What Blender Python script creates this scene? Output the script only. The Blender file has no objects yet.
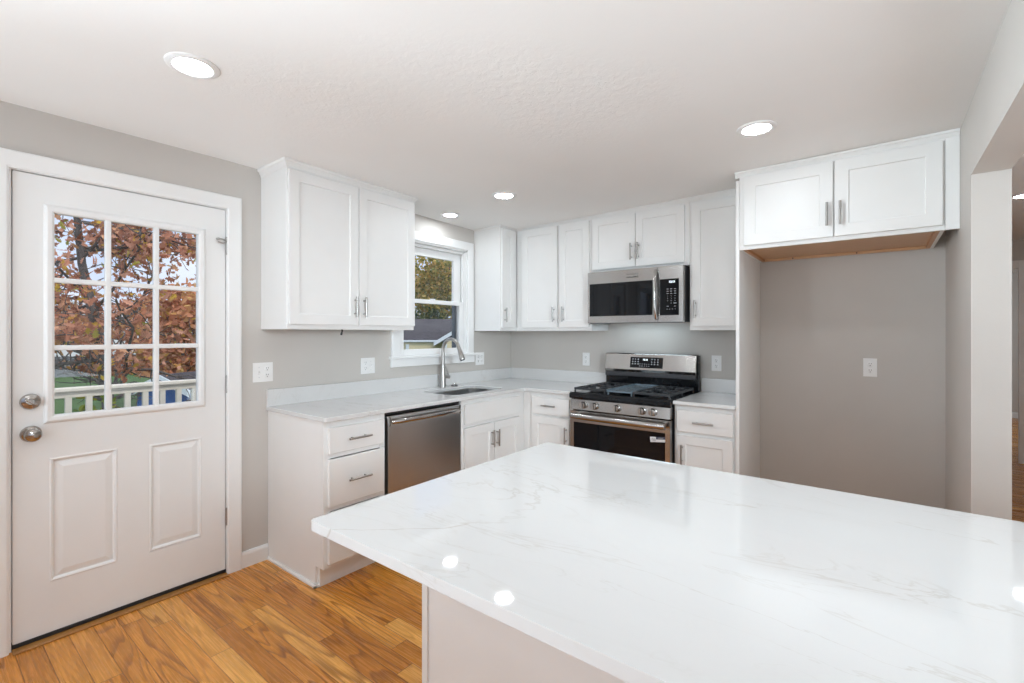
import bpy, bmesh, math, random
from mathutils import Vector, Matrix

C = bpy.context.scene.collection
SC = bpy.context.scene
PI = math.pi

# ------------------------------------------------------------------ camera
cam_data = bpy.data.cameras.new('camera')
cam = bpy.data.objects.new('camera', cam_data)
C.objects.link(cam)
cam.location = (2.9059, -3.7268, 1.3495)
cam.rotation_euler = (PI / 2, 0, 0.66)
cam_data.sensor_width = 36.0
cam_data.lens = 473.44 / 1024 * 36.0
cam_data.shift_y = -7.64 / 1024
cam_data.clip_start = 0.02
cam_data.clip_end = 300
SC.camera = cam

# ------------------------------------------------------------------ world
world = bpy.data.worlds.new('sky')
SC.world = world
world.use_nodes = True
wn = world.node_tree
wn.nodes.clear()
w_out = wn.nodes.new('ShaderNodeOutputWorld')
w_bg = wn.nodes.new('ShaderNodeBackground')
w_tc = wn.nodes.new('ShaderNodeTexCoord')
w_sep = wn.nodes.new('ShaderNodeSeparateXYZ')
w_ramp = wn.nodes.new('ShaderNodeValToRGB')
w_noise = wn.nodes.new('ShaderNodeTexNoise')
w_mix = wn.nodes.new('ShaderNodeMix')
w_mix.data_type = 'RGBA'
w_cr = wn.nodes.new('ShaderNodeValToRGB')
wn.links.new(w_tc.outputs['Generated'], w_sep.inputs[0])
wn.links.new(w_sep.outputs['Z'], w_ramp.inputs[0])
wn.links.new(w_tc.outputs['Generated'], w_noise.inputs['Vector'])
w_noise.inputs['Scale'].default_value = 3.5
w_noise.inputs['Detail'].default_value = 6
w_ramp.color_ramp.elements[0].position = 0.0
w_ramp.color_ramp.elements[0].color = (0.46, 0.57, 0.80, 1)
w_ramp.color_ramp.elements[1].position = 0.8
w_ramp.color_ramp.elements[1].color = (0.55, 0.66, 0.92, 1)
wn.links.new(w_noise.outputs['Fac'], w_cr.inputs[0])
w_cr.color_ramp.elements[0].position = 0.42
w_cr.color_ramp.elements[0].color = (0, 0, 0, 1)
w_cr.color_ramp.elements[1].position = 0.62
w_cr.color_ramp.elements[1].color = (1, 1, 1, 1)
wn.links.new(w_cr.outputs['Color'], w_mix.inputs['Factor'])
wn.links.new(w_ramp.outputs['Color'], w_mix.inputs[6])
w_mix.inputs[7].default_value = (0.80, 0.86, 0.96, 1)
wn.links.new(w_mix.outputs[2], w_bg.inputs['Color'])
w_bg.inputs['Strength'].default_value = 1.2
wn.links.new(w_bg.outputs[0], w_out.inputs[0])

# ------------------------------------------------------------------ exposure
SC.view_settings.view_transform = 'Standard'
SC.view_settings.look = 'None'
SC.view_settings.exposure = 0.03
SC.view_settings.gamma = 1.0
SC.view_settings.use_curve_mapping = False
LAMP = 82.0          # radiance of the downlight lenses
SC.cycles.max_bounces = 10
SC.cycles.diffuse_bounces = 6
SC.cycles.glossy_bounces = 5
SC.cycles.transparent_max_bounces = 12
SC.cycles.sample_clamp_indirect = 6.0
SC.cycles.caustics_reflective = False
SC.cycles.caustics_refractive = False

# large area lights: fill added out of view, with no fixture behind it
def area(name, loc, aim, sx, sy, power, col=(1, 1, 1), spread=180):
    d = bpy.data.lights.new(name, 'AREA')
    d.shape = 'RECTANGLE'
    d.size, d.size_y = sx, sy
    d.energy = power
    d.color = col
    d.spread = math.radians(spread)
    o = bpy.data.objects.new(name, d)
    C.objects.link(o)
    o.location = loc
    v = Vector(aim) - Vector(loc)
    o.rotation_euler = v.to_track_quat('-Z', 'Y').to_euler()
    return o
FILL_TINT = (0.855, 0.99, 1.085)      # cool tint of the added fill lights, for white balance
area('front_fill', (1.7, -5.53, 1.5), (1.7, 0, 1.5), 2.6, 1.4, 20, FILL_TINT)  # fill light added behind the viewer, standing in for daylight
area('next_room_fill', (5.4, -2.4, 0.7), (5.2, -2.2, 2.3), 1.8, 3.0, 50, FILL_TINT)  # upward fill added in the next room to lift the ceilings
area('ceiling_fill', (1.5, -5.2, 0.6), (1.4, -3.3, 2.33), 2.6, 0.9, 16, FILL_TINT, 96)  # upward fill added behind the viewer for the kitchen ceiling
area('header_fill', (0.25, -4.9, 1.8), (3.21, -2.1, 2.12), 0.5, 0.8, 12.0, FILL_TINT, 52)  # added fill aimed at the right wall and header
area('counter_fill', (4.5, -3.3, 1.75), (0.4, -1.2, 1.05), 0.7, 0.6, 9.5, FILL_TINT, 60)  # fill added beyond the header, aimed at counters and drawers
area('end_room_fill', (5.6, 4.3, 1.5), (4.6, 7.2, 1.3), 0.9, 0.9, 18, FILL_TINT)  # fill added to brighten the room past the cased opening
sun = bpy.data.lights.new('sun', 'SUN')
sun.energy = 2.2
sun.angle = math.radians(12)
sun.color = (1.0, 0.96, 0.9)
sun_o = bpy.data.objects.new('sun', sun)
C.objects.link(sun_o)
sun_o.rotation_euler = Vector((-0.66, -0.05, -0.75)).to_track_quat('-Z', 'Y').to_euler()

# ------------------------------------------------------------------ materials
class NT:
    """small node-tree writer"""
    def __init__(self, name):
        self.m = bpy.data.materials.new(name)
        self.m.use_nodes = True
        self.t = self.m.node_tree
        self.t.nodes.clear()
        self.out = self.n('ShaderNodeOutputMaterial')
    def n(self, typ, **kw):
        nd = self.t.nodes.new(typ)
        for k, v in kw.items():
            setattr(nd, k, v)
        return nd
    def l(self, a, b):
        self.t.links.new(a, b)
    def val(self, inp, v):
        if hasattr(v, 'is_linked') or isinstance(v, bpy.types.NodeSocket):
            self.l(v, inp)
        else:
            inp.default_value = v
    def math(self, op, a, b=0.0, c=None, clamp=False):
        nd = self.n('ShaderNodeMath', operation=op, use_clamp=clamp)
        self.val(nd.inputs[0], a)
        self.val(nd.inputs[1], b)
        if c is not None:
            self.val(nd.inputs[2], c)
        return nd.outputs[0]
    def coords(self, kind='Object'):
        return self.n('ShaderNodeTexCoord').outputs[kind]
    def scaled(self, vec, s):
        nd = self.n('ShaderNodeMapping')
        self.l(vec, nd.inputs[0])
        nd.inputs['Scale'].default_value = s
        return nd.outputs[0]
    def noise(self, vec, scale=5, detail=4, rough=0.5, dist=0.0):
        nd = self.n('ShaderNodeTexNoise')
        self.l(vec, nd.inputs['Vector'])
        nd.inputs['Scale'].default_value = scale
        nd.inputs['Detail'].default_value = detail
        nd.inputs['Roughness'].default_value = rough
        nd.inputs['Distortion'].default_value = dist
        return nd.outputs['Fac']
    def ramp(self, fac, stops):
        nd = self.n('ShaderNodeValToRGB')
        self.val(nd.inputs[0], fac)
        e = nd.color_ramp.elements
        e[0].position, e[0].color = stops[0][0], (*stops[0][1], 1)
        e[1].position, e[1].color = stops[-1][0], (*stops[-1][1], 1)
        for p, c in stops[1:-1]:
            x = e.new(p)
            x.color = (*c, 1)
        return nd.outputs['Color']
    def mix(self, fac, a, b, blend='MIX'):
        nd = self.n('ShaderNodeMix', data_type='RGBA', blend_type=blend)
        self.val(nd.inputs['Factor'], fac)
        for i, v in ((6, a), (7, b)):
            if isinstance(v, tuple):
                nd.inputs[i].default_value = (*v[:3], 1)
            else:
                self.l(v, nd.inputs[i])
        return nd.outputs[2]
    def bsdf(self, color=(0.8, 0.8, 0.8), rough=0.5, metal=0.0, bump=None, bump_str=0.1, bump_dist=0.01, **kw):
        p = self.n('ShaderNodeBsdfPrincipled')
        if isinstance(color, tuple):
            p.inputs['Base Color'].default_value = (*color[:3], 1)
        else:
            self.l(color, p.inputs['Base Color'])
        self.val(p.inputs['Roughness'], rough)
        p.inputs['Metallic'].default_value = metal
        for k, v in kw.items():
            p.inputs[k].default_value = v
        if bump is not None:
            b = self.n('ShaderNodeBump')
            b.inputs['Strength'].default_value = bump_str
            b.inputs['Distance'].default_value = bump_dist
            self.l(bump, b.inputs['Height'])
            self.l(b.outputs[0], p.inputs['Normal'])
        self.l(p.outputs[0], self.out.inputs[0])
        self.p = p
        return self.m

def paint(name, color, rough, bump_scale=0, bump_str=0.05, var=0.02):
    t = NT(name)
    co = t.coords()
    n = t.noise(co, 3.0, 3)
    lo = tuple(c * (1 - var) for c in color)
    hi = tuple(min(1, c * (1 + var)) for c in color)
    col = t.ramp(n, [(0.3, lo), (0.7, hi)])
    if bump_scale:
        return t.bsdf(col, rough, bump=t.noise(co, bump_scale, 5), bump_str=bump_str, bump_dist=0.004)
    return t.bsdf(col, rough)

M = {}
M['wall'] = paint('wall_paint', (0.555, 0.525, 0.49), 0.6, 120, 0.08)
M['white'] = paint('cabinet_white', (0.80, 0.795, 0.78), 0.36)
M['trim'] = paint('trim_white', (0.82, 0.82, 0.81), 0.35)
M['doorwhite'] = paint('door_white', (0.80, 0.80, 0.79), 0.4)
M['plate'] = paint('plate_white', (0.84, 0.84, 0.83), 0.35)
M['slot'] = paint('slot_grey', (0.10, 0.10, 0.10), 0.6)

def ceiling_mat():
    t = NT('ceiling_plaster')
    co = t.coords()
    big = t.noise(co, 1.3, 3)
    col = t.ramp(big, [(0.3, (0.83, 0.82, 0.80)), (0.7, (0.86, 0.85, 0.835))])
    fine = t.noise(co, 28, 8, 0.65, 0.6)
    mask = t.ramp(t.noise(co, 0.9, 2), [(0.5, (0, 0, 0)), (0.66, (1, 1, 1))])
    h = t.math('MULTIPLY', fine, t.math('ADD', mask, 0.12))
    return t.bsdf(col, 0.75, bump=h, bump_str=0.6, bump_dist=0.006)
M['ceiling'] = ceiling_mat()

def oak_floor():
    t = NT('oak_boards')
    co = t.coords()
    sep = t.n('ShaderNodeSeparateXYZ')
    t.l(co, sep.inputs[0])
    x, y = sep.outputs[0], sep.outputs[1]
    W, L = 0.0826, 1.05
    yy = t.math('DIVIDE', t.math('ADD', y, 3.27 + 0.0826 * 60), W)
    row = t.math('FLOOR', yy)
    fy = t.math('FRACT', yy)
    wn1 = t.n('ShaderNodeTexWhiteNoise', noise_dimensions='1D')
    t.l(row, wn1.inputs['W'])
    xx = t.math('ADD', t.math('DIVIDE', x, L), t.math('MULTIPLY', wn1.outputs['Value'], 7.3))
    col_i = t.math('FLOOR', xx)
    fx = t.math('FRACT', xx)
    cmb = t.n('ShaderNodeCombineXYZ')
    t.l(row, cmb.inputs[0])
    t.l(col_i, cmb.inputs[1])
    wn2 = t.n('ShaderNodeTexWhiteNoise', noise_dimensions='3D')
    t.l(cmb.outputs[0], wn2.inputs['Vector'])
    rnd = wn2.outputs['Value']
    wn3 = t.n('ShaderNodeTexWhiteNoise', noise_dimensions='3D')
    vadd = t.n('ShaderNodeVectorMath', operation='ADD')
    t.l(cmb.outputs[0], vadd.inputs[0])
    vadd.inputs[1].default_value = (31.7, 12.3, 5.1)
    t.l(vadd.outputs[0], wn3.inputs['Vector'])
    rnd2 = wn3.outputs['Value']
    # grain coordinates, shifted per board
    gx = t.math('ADD', x, t.math('MULTIPLY', rnd, 40))
    gy = t.math('ADD', y, t.math('MULTIPLY', rnd2, 9))
    gc = t.n('ShaderNodeCombineXYZ')
    t.l(gx, gc.inputs[0])
    t.l(gy, gc.inputs[1])
    g = gc.outputs[0]
    fine = t.noise(t.scaled(g, (2.5, 70, 1)), 1.6, 6, 0.65)
    lowf = t.noise(t.scaled(g, (1.4, 9, 1)), 1.2, 3, 0.5)
    rn = t.noise(t.scaled(g, (0.75, 8.0, 1)), 1.0, 1.5, 0.35, 0.25)
    ring = t.math('FRACT', t.math('MULTIPLY', rn, 15.0))
    base = t.ramp(rnd, [(0.0, (0.52, 0.20, 0.032)), (0.35, (0.64, 0.265, 0.045)),
                        (0.7, (0.72, 0.32, 0.062)), (1.0, (0.82, 0.43, 0.115))])
    gr = t.ramp(fine, [(0.3, (0.76, 0.71, 0.64)), (0.62, (1.06, 1.05, 1.04))])
    c1 = t.mix(1.0, base, gr, 'MULTIPLY')
    rr = t.ramp(ring, [(0.0, (1.06, 1.05, 1.03)), (0.55, (0.98, 0.95, 0.9)), (0.86, (0.42, 0.33, 0.24)), (0.93, (0.5, 0.4, 0.3)), (1.0, (1.04, 1.02, 1.0))])
    ramt = t.math('ADD', t.math('MULTIPLY', rnd2, 0.75), 0.25)
    c2 = t.mix(ramt, c1, t.mix(1.0, c1, rr, 'MULTIPLY'))
    lo = t.ramp(lowf, [(0.35, (0.86, 0.84, 0.8)), (0.65, (1.08, 1.08, 1.06))])
    c3 = t.mix(1.0, c2, lo, 'MULTIPLY')
    ey = t.math('LESS_THAN', t.math('ABSOLUTE', t.math('SUBTRACT', fy, 0.5)), 0.483)
    ex = t.math('LESS_THAN', t.math('ABSOLUTE', t.math('SUBTRACT', fx, 0.5)), 0.4984)
    on = t.math('MULTIPLY', ey, ex)
    c4 = t.mix(on, t.mix(1.0, c3, (0.34, 0.27, 0.2), 'MULTIPLY'), c3)
    rg = t.math('ADD', t.math('MULTIPLY', fine, 0.14), 0.2)
    h = t.math('ADD', t.math('MULTIPLY', fine, 0.25), on)
    return t.bsdf(c4, rg, bump=h, bump_str=0.25, bump_dist=0.0015)
M['oak'] = oak_floor()

def quartz(name, seed):
    t = NT(name)
    co = t.coords()
    mp = t.n('ShaderNodeMapping')
    t.l(co, mp.inputs[0])
    mp.inputs['Location'].default_value = (seed, seed * 0.37, 0)
    mp.inputs['Rotation'].default_value = (0, 0, 0.12)
    mp.inputs['Scale'].default_value = (0.5, 1.9, 1.6)
    v = mp.outputs[0]
    def vein(scale, width, dist, off):
        m2 = t.n('ShaderNodeMapping')
        t.l(v, m2.inputs[0])
        m2.inputs['Location'].default_value = (off, off * 1.7, off * 0.3)
        nz = t.noise(m2.outputs[0], scale, 7, 0.55, dist)
        d = t.math('ABSOLUTE', t.math('SUBTRACT', nz, 0.5))
        return t.math('SUBTRACT', 1.0, t.math('DIVIDE', d, width), clamp=True)
    m1 = t.ramp(t.noise(v, 1.6, 3), [(0.46, (0, 0, 0)), (0.66, (1, 1, 1))])
    m2 = t.ramp(t.noise(v, 2.6, 3), [(0.44, (0, 0, 0)), (0.66, (1, 1, 1))])
    v1 = t.math('MULTIPLY', vein(0.9, 0.0045, 0.9, 0.0), m1)
    v2 = t.math('MULTIPLY', vein(2.2, 0.008, 1.3, 7.1), m2)
    v3 = t.math('MULTIPLY', vein(5.0, 0.03, 0.8, 3.3), t.math('MULTIPLY', m1, m2))
    s = t.math('ADD', t.math('MULTIPLY', v1, 0.55), t.math('ADD', t.math('MULTIPLY', v2, 0.34), t.math('MULTIPLY', v3, 0.22)), clamp=True)
    cloud = t.noise(v, 2.0, 5)
    base = t.ramp(cloud, [(0.3, (0.65, 0.647, 0.64)), (0.7, (0.68, 0.677, 0.67))])
    col = t.mix(s, base, (0.40, 0.34, 0.27))
    return t.bsdf(col, 0.035, **{'Specular IOR Level': 0.55})
M['quartz'] = quartz('quartz_island', 2.3)
M['quartz2'] = quartz('quartz_counter', 11.0)

def steel(name, base, rough, axis=(1, 90, 90), metal=1.0):
    t = NT(name)
    co = t.coords()
    n = t.noise(t.scaled(co, axis), 9, 3, 0.6)
    r = t.math('ADD', t.math('MULTIPLY', n, 0.06), rough - 0.03)
    col = t.ramp(n, [(0.3, tuple(c * 0.97 for c in base)), (0.7, base)])
    return t.bsdf(col, r, metal)
M['steel'] = steel('stainless_steel', (0.46, 0.445, 0.43), 0.2)
M['steel_dw'] = steel('dark_stainless_steel', (0.62, 0.615, 0.61), 0.3)
M['nickel'] = steel('brushed_nickel', (0.43, 0.415, 0.395), 0.30, (60, 60, 1))
M['chrome'] = steel('satin_chrome', (0.72, 0.70, 0.67), 0.14, (20, 20, 20))
M['satin'] = steel('satin_nickel', (0.46, 0.43, 0.40), 0.13, (20, 20, 20))
M['sink'] = steel('sink_steel', (0.55, 0.55, 0.55), 0.3)

def plain(name, col, rough, metal=0.0, **kw):
    t = NT(name)
    n = t.noise(t.coords(), 14, 3)
    c = t.ramp(n, [(0.3, tuple(x * 0.95 for x in col)), (0.7, tuple(min(1, x * 1.05) for x in col))])
    return t.bsdf(c, rough, metal, **kw)
M['blackglass'] = plain('black_glass', (0.006, 0.007, 0.009), 0.04, **{'Specular IOR Level': 0.28})
M['blackenamel'] = plain('black_enamel', (0.007, 0.008, 0.010), 0.12, **{'Specular IOR Level': 0.3})
M['blackplastic'] = plain('black_plastic', (0.02, 0.02, 0.021), 0.4)
M['darkmetal'] = plain('dark_grey_metal', (0.055, 0.055, 0.06), 0.35, 0.3)
M['castiron'] = plain('cast_iron', (0.03, 0.033, 0.037), 0.4)
M['griddle'] = plain('griddle_enamel', (0.16, 0.21, 0.25), 0.2)  # bluish lightening is reflected microwave light put into the colour
M['digit'] = plain('printed_grey', (0.55, 0.57, 0.6), 0.5)
M['logo'] = plain('etched_dark', (0.10, 0.095, 0.09), 0.4)
M['logo_lo'] = plain('etched_grey', (0.24, 0.235, 0.225), 0.35)
M['rubber'] = plain('black_rubber', (0.013, 0.014, 0.016), 0.45)
M['sticker'] = plain('sticker_white', (0.75, 0.75, 0.76), 0.5)
M['navy'] = plain('sticker_navy', (0.06, 0.065, 0.10), 0.5)
M['stickgrey'] = plain('sticker_grey', (0.35, 0.36, 0.37), 0.5)

def glow(name, col, strength):
    t = NT(name)
    e = t.n('ShaderNodeEmission')
    e.inputs['Color'].default_value = (*col, 1)
    e.inputs['Strength'].default_value = strength
    t.l(e.outputs[0], t.out.inputs[0])
    return t.m
M['lamp'] = glow('led_lens', (0.93, 1.0, 1.06), LAMP)
M['lamp_cool'] = glow('cooktop_lamp', (0.72, 0.90, 1.0), 9.5)
M['display'] = glow('display_digits', (0.85, 0.95, 1.0), 2.2)

def pane():
    """thin clear glass: see-through with a Schlick reflection, the same from both sides"""
    t = NT('window_glass')
    tr = t.n('ShaderNodeBsdfTransparent')
    gl = t.n('ShaderNodeBsdfGlossy')
    gl.inputs['Roughness'].default_value = 0.0
    geo = t.n('ShaderNodeNewGeometry')
    dot = t.n('ShaderNodeVectorMath', operation='DOT_PRODUCT')
    t.l(geo.outputs['Normal'], dot.inputs[0])
    t.l(geo.outputs['Incoming'], dot.inputs[1])
    c = t.math('SUBTRACT', 1.0, t.math('ABSOLUTE', dot.outputs['Value']), clamp=True)
    f = t.math('ADD', t.math('MULTIPLY', t.math('POWER', c, 5.0), 0.96), 0.035)
    mx = t.n('ShaderNodeMixShader')
    t.l(f, mx.inputs[0])
    t.l(tr.outputs[0], mx.inputs[1])
    t.l(gl.outputs[0], mx.inputs[2])
    t.l(mx.outputs[0], t.out.inputs[0])
    return t.m
M['pane'] = pane()

def wood(name, c0, c1, axis, rough=0.4):
    t = NT(name)
    n = t.noise(t.scaled(t.coords(), axis), 4, 5, 0.6)
    return t.bsdf(t.ramp(n, [(0.3, c0), (0.7, c1)]), rough)
M['maple'] = wood('maple_ply', (0.56, 0.33, 0.17), (0.66, 0.41, 0.23), (1.5, 25, 25))
M['mapledark'] = wood('maple_edge', (0.50, 0.25, 0.11), (0.60, 0.33, 0.16), (1.5, 25, 25))
M['threshold'] = wood('oak_threshold', (0.30, 0.13, 0.03), (0.42, 0.20, 0.06), (60, 2, 2), 0.25)

def noisy(name, stops, scale, rough=0.8, detail=5, axis=(1, 1, 1)):
    t = NT(name)
    n = t.noise(t.scaled(t.coords(), axis), scale, detail, 0.6)
    return t.bsdf(t.ramp(n, stops), rough)
M['grass'] = noisy('lawn_grass', [(0.3, (0.025, 0.075, 0.010)), (0.7, (0.06, 0.14, 0.02))], 1.2)
M['bark'] = noisy('oak_bark', [(0.3, (0.05, 0.045, 0.045)), (0.7, (0.14, 0.125, 0.12))], 9, axis=(4, 4, 1))
M['railpaint'] = plain('railing_cream', (0.80, 0.76, 0.66), 0.5)
M['fence'] = noisy('weathered_fence', [(0.3, (0.07, 0.08, 0.095)), (0.7, (0.13, 0.14, 0.16))], 2, axis=(1, 6, 1))
M['shedblue'] = noisy('shed_blue', [(0.3, (0.03, 0.10, 0.32)), (0.7, (0.05, 0.15, 0.42))], 3)
M['shingle'] = noisy('asphalt_shingle', [(0.3, (0.028, 0.025, 0.03)), (0.7, (0.08, 0.073, 0.083))], 7, 0.9)
M['siding_y'] = noisy('yellow_siding', [(0.3, (0.68, 0.60, 0.38)), (0.7, (0.78, 0.70, 0.47))], 1, 0.7, 2, (0.2, 0.2, 14))
M['siding_w'] = noisy('white_siding', [(0.3, (0.62, 0.63, 0.65)), (0.7, (0.78, 0.79, 0.80))], 1, 0.7, 2, (0.2, 0.2, 10))
M['whitewood'] = plain('white_exterior_trim', (0.72, 0.78, 0.84), 0.5)
M['deck'] = wood('deck_boards', (0.22, 0.20, 0.18), (0.33, 0.30, 0.27), (1, 12, 1), 0.7)
M['screen'] = plain('screen_frame_grey', (0.09, 0.11, 0.14), 0.5)

def leafmat(name, stops):
    """leaf colour varies from leaf to leaf by the island it belongs to"""
    t = NT(name)
    geo = t.n('ShaderNodeNewGeometry')
    col = t.ramp(geo.outputs['Random Per Island'], stops)
    d = t.n('ShaderNodeBsdfDiffuse')
    t.l(col, d.inputs['Color'])
    tl = t.n('ShaderNodeBsdfTranslucent')
    t.l(col, tl.inputs['Color'])
    mx = t.n('ShaderNodeMixShader')
    mx.inputs[0].default_value = 0.35
    t.l(d.outputs[0], mx.inputs[1])
    t.l(tl.outputs[0], mx.inputs[2])
    t.l(mx.outputs[0], t.out.inputs[0])
    return t.m
M['leaf_oak'] = leafmat('oak_leaves', [(0.0, (0.32, 0.12, 0.07)), (0.35, (0.56, 0.25, 0.16)), (0.72, (0.78, 0.42, 0.29)), (0.90, (0.58, 0.30, 0.09)), (0.97, (0.75, 0.52, 0.08)), (1.0, (0.40, 0.42, 0.09))])
M['leaf_yellow'] = leafmat('yellow_green_leaves', [(0.0, (0.20, 0.24, 0.06)), (0.45, (0.66, 0.56, 0.16)), (0.8, (0.85, 0.58, 0.20)), (1.0, (0.36, 0.42, 0.14))])
M['leaf_mixed'] = leafmat('mottled_leaves', [(0.0, (0.18, 0.24, 0.08)), (0.4, (0.48, 0.50, 0.20)), (0.75, (0.78, 0.64, 0.27)), (1.0, (0.75, 0.42, 0.24))])
M['leaf_orange'] = leafmat('orange_leaves', [(0.0, (0.40, 0.16, 0.09)), (0.5, (0.68, 0.31, 0.18)), (1.0, (0.72, 0.48, 0.2))])
M['leaf_green'] = leafmat('dark_green_leaves', [(0.0, (0.02, 0.045, 0.015)), (0.6, (0.05, 0.09, 0.03)), (1.0, (0.16, 0.17, 0.05))])
M['leaf_shrub'] = leafmat('shrub_leaves', [(0.0, (0.04, 0.08, 0.015)), (0.6, (0.14, 0.20, 0.03)), (1.0, (0.34, 0.34, 0.05))])

# ------------------------------------------------------------------ mesh helpers
class MB:
    """collects shapes into one mesh"""
    def __init__(self):
        self.bm = bmesh.new()
    def box(self, x0, x1, y0, y1, z0, z1):
        x0, x1 = min(x0, x1), max(x0, x1)
        y0, y1 = min(y0, y1), max(y0, y1)
        z0, z1 = min(z0, z1), max(z0, z1)
        v = [self.bm.verts.new(p) for p in ((x0, y0, z0), (x1, y0, z0), (x1, y1, z0), (x0, y1, z0), (x0, y0, z1), (x1, y0, z1), (x1, y1, z1), (x0, y1, z1))]
        for f in ((0, 3, 2, 1), (4, 5, 6, 7), (0, 1, 5, 4), (1, 2, 6, 5), (2, 3, 7, 6), (3, 0, 4, 7)):
            self.bm.faces.new([v[i] for i in f])
        return self
    def tube(self, pts, rad, seg=12, cap=True):
        pts = [Vector(p) for p in pts]
        n = len(pts)
        rad = rad if isinstance(rad, (list, tuple)) else [rad] * n
        t0 = (pts[1] - pts[0]).normalized()
        ref = Vector((0, 0, 1)) if abs(t0.z) < 0.9 else Vector((1, 0, 0))
        u = t0.cross(ref).normalized()
        rings = []
        for i in range(n):
            if i == 0:
                t = (pts[1] - pts[0]).normalized()
            elif i == n - 1:
                t = (pts[-1] - pts[-2]).normalized()
            else:
                t = ((pts[i + 1] - pts[i]).normalized() + (pts[i] - pts[i - 1]).normalized()).normalized()
            u = (u - t * u.dot(t)).normalized()
            w = t.cross(u)
            rings.append([self.bm.verts.new(pts[i] + (u * math.cos(a) + w * math.sin(a)) * rad[i]) for a in (2 * PI * k / seg for k in range(seg))])
        for i in range(n - 1):
            for k in range(seg):
                self.bm.faces.new((rings[i][k], rings[i][(k + 1) % seg], rings[i + 1][(k + 1) % seg], rings[i + 1][k]))
        if cap:
            self.bm.faces.new(rings[0][::-1])
            self.bm.faces.new(rings[-1])
        return self
    def lathe(self, prof, mat=Matrix(), seg=32):
        """prof: list of (r, h) turned about local z, then placed by mat"""
        rings = []
        for r, h in prof:
            if r < 1e-6:
                rings.append([self.bm.verts.new(mat @ Vector((0, 0, h)))])
            else:
                rings.append([self.bm.verts.new(mat @ Vector((r * math.cos(2 * PI * k / seg), r * math.sin(2 * PI * k / seg), h))) for k in range(seg)])
        for a, b in zip(rings, rings[1:]):
            for k in range(seg):
                k2 = (k + 1) % seg
                if len(a) == 1 and len(b) == 1:
                    continue
                if len(a) == 1:
                    self.bm.faces.new((a[0], b[k], b[k2]))
                elif len(b) == 1:
                    self.bm.faces.new((a[k], a[k2], b[0]))
                else:
                    self.bm.faces.new((a[k], a[k2], b[k2], b[k]))
        return self
    def prism(self, poly, fn, t0, t1):
        """poly: 2-d outline; fn(a, b, t) -> 3-d point"""
        A = [self.bm.verts.new(fn(a, b, t0)) for a, b in poly]
        B = [self.bm.verts.new(fn(a, b, t1)) for a, b in poly]
        n = len(poly)
        self.bm.faces.new(A[::-1])
        self.bm.faces.new(B)
        for i in range(n):
            j = (i + 1) % n
            self.bm.faces.new((A[i], A[j], B[j], B[i]))
        return self
    def slab(self, outer, holes, z0, z1):
        """flat plate with holes, triangulated top and bottom"""
        for z in (z0, z1):
            es = []
            for loop in [outer] + holes:
                vs = [self.bm.verts.new((x, y, z)) for x, y in loop]
                es += [self.bm.edges.new((vs[i], vs[(i + 1) % len(vs)])) for i in range(len(vs))]
            bmesh.ops.triangle_fill(self.bm, use_beauty=True, use_dissolve=False, edges=es)
        for loop in [outer] + holes:
            a = [self.bm.verts.new((x, y, z0)) for x, y in loop]
            b = [self.bm.verts.new((x, y, z1)) for x, y in loop]
            for i in range(len(loop)):
                j = (i + 1) % len(loop)
                self.bm.faces.new((a[i], a[j], b[j], b[i]))
        bmesh.ops.remove_doubles(self.bm, verts=self.bm.verts[:], dist=1e-5)
        return self
    def xf(self, mat):
        bmesh.ops.transform(self.bm, matrix=mat, verts=self.bm.verts[:])
        return self
    def build(self, name, mat, parent=None, bevel=0.0, smooth=False, seg=2, normals=True):
        if normals:
            bmesh.ops.recalc_face_normals(self.bm, faces=self.bm.faces[:])
        me = bpy.data.meshes.new(name)
        self.bm.to_mesh(me)
        self.bm.free()
        if smooth:
            for p in me.polygons:
                p.use_smooth = True
        me.materials.append(M[mat] if isinstance(mat, str) else mat)
        o = bpy.data.objects.new(name, me)
        C.objects.link(o)
        if parent is not None:
            o.parent = parent
        if smooth:
            try:
                me.set_sharp_from_angle(angle=math.radians(40))
            except Exception:
                pass
        if bevel > 0:
            b = o.modifiers.new('bevel', 'BEVEL')
            b.width = bevel
            b.segments = seg
            b.limit_method = 'ANGLE'
            b.angle_limit = math.radians(40)
        return o

def tag(o, label, cat, group=None, kind=None):
    o['label'] = label
    o['category'] = cat
    if group:
        o['group'] = group
    if kind:
        o['kind'] = kind
    return o

def thing(name, label, cat, loc=(0, 0, 0), rz=0.0, group=None, kind=None):
    o = bpy.data.objects.new(name, None)
    o.empty_display_size = 0.1
    C.objects.link(o)
    o.location = loc
    o.rotation_euler = (0, 0, rz)
    return tag(o, label, cat, group, kind)

def copy_tree(o, parent=None):
    c = o.copy()
    C.objects.link(c)
    if parent is not None:
        c.parent = parent
    for ch in [k for k in bpy.data.objects if k.parent == o]:
        copy_tree(ch, c)
    return c

def text_obj(s, size, mat, parent, matrix, name='lettering', squeeze=1.0, bold=0.0):
    cu = bpy.data.curves.new(name, 'FONT')
    cu.body = s
    cu.size = size
    cu.align_x = 'CENTER'
    cu.align_y = 'CENTER'
    cu.extrude = 0.0003
    cu.offset = bold
    tmp = bpy.data.objects.new('tmp_text', cu)
    C.objects.link(tmp)
    bpy.context.view_layer.update()
    dg = bpy.context.evaluated_depsgraph_get()
    me = bpy.data.meshes.new_from_object(tmp.evaluated_get(dg))
    bpy.data.objects.remove(tmp)
    bpy.data.curves.remove(cu)
    me.transform(matrix @ Matrix.Diagonal((squeeze, 1, 1, 1)))
    me.materials.clear()
    me.materials.append(M[mat])
    o = bpy.data.objects.new(name, me)
    C.objects.link(o)
    o.parent = parent
    return o

def front_mat(x, y, z):
    """text plane facing local -y"""
    return Matrix.Translation((x, y, z)) @ Matrix.Rotation(PI / 2, 4, 'X')

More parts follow.
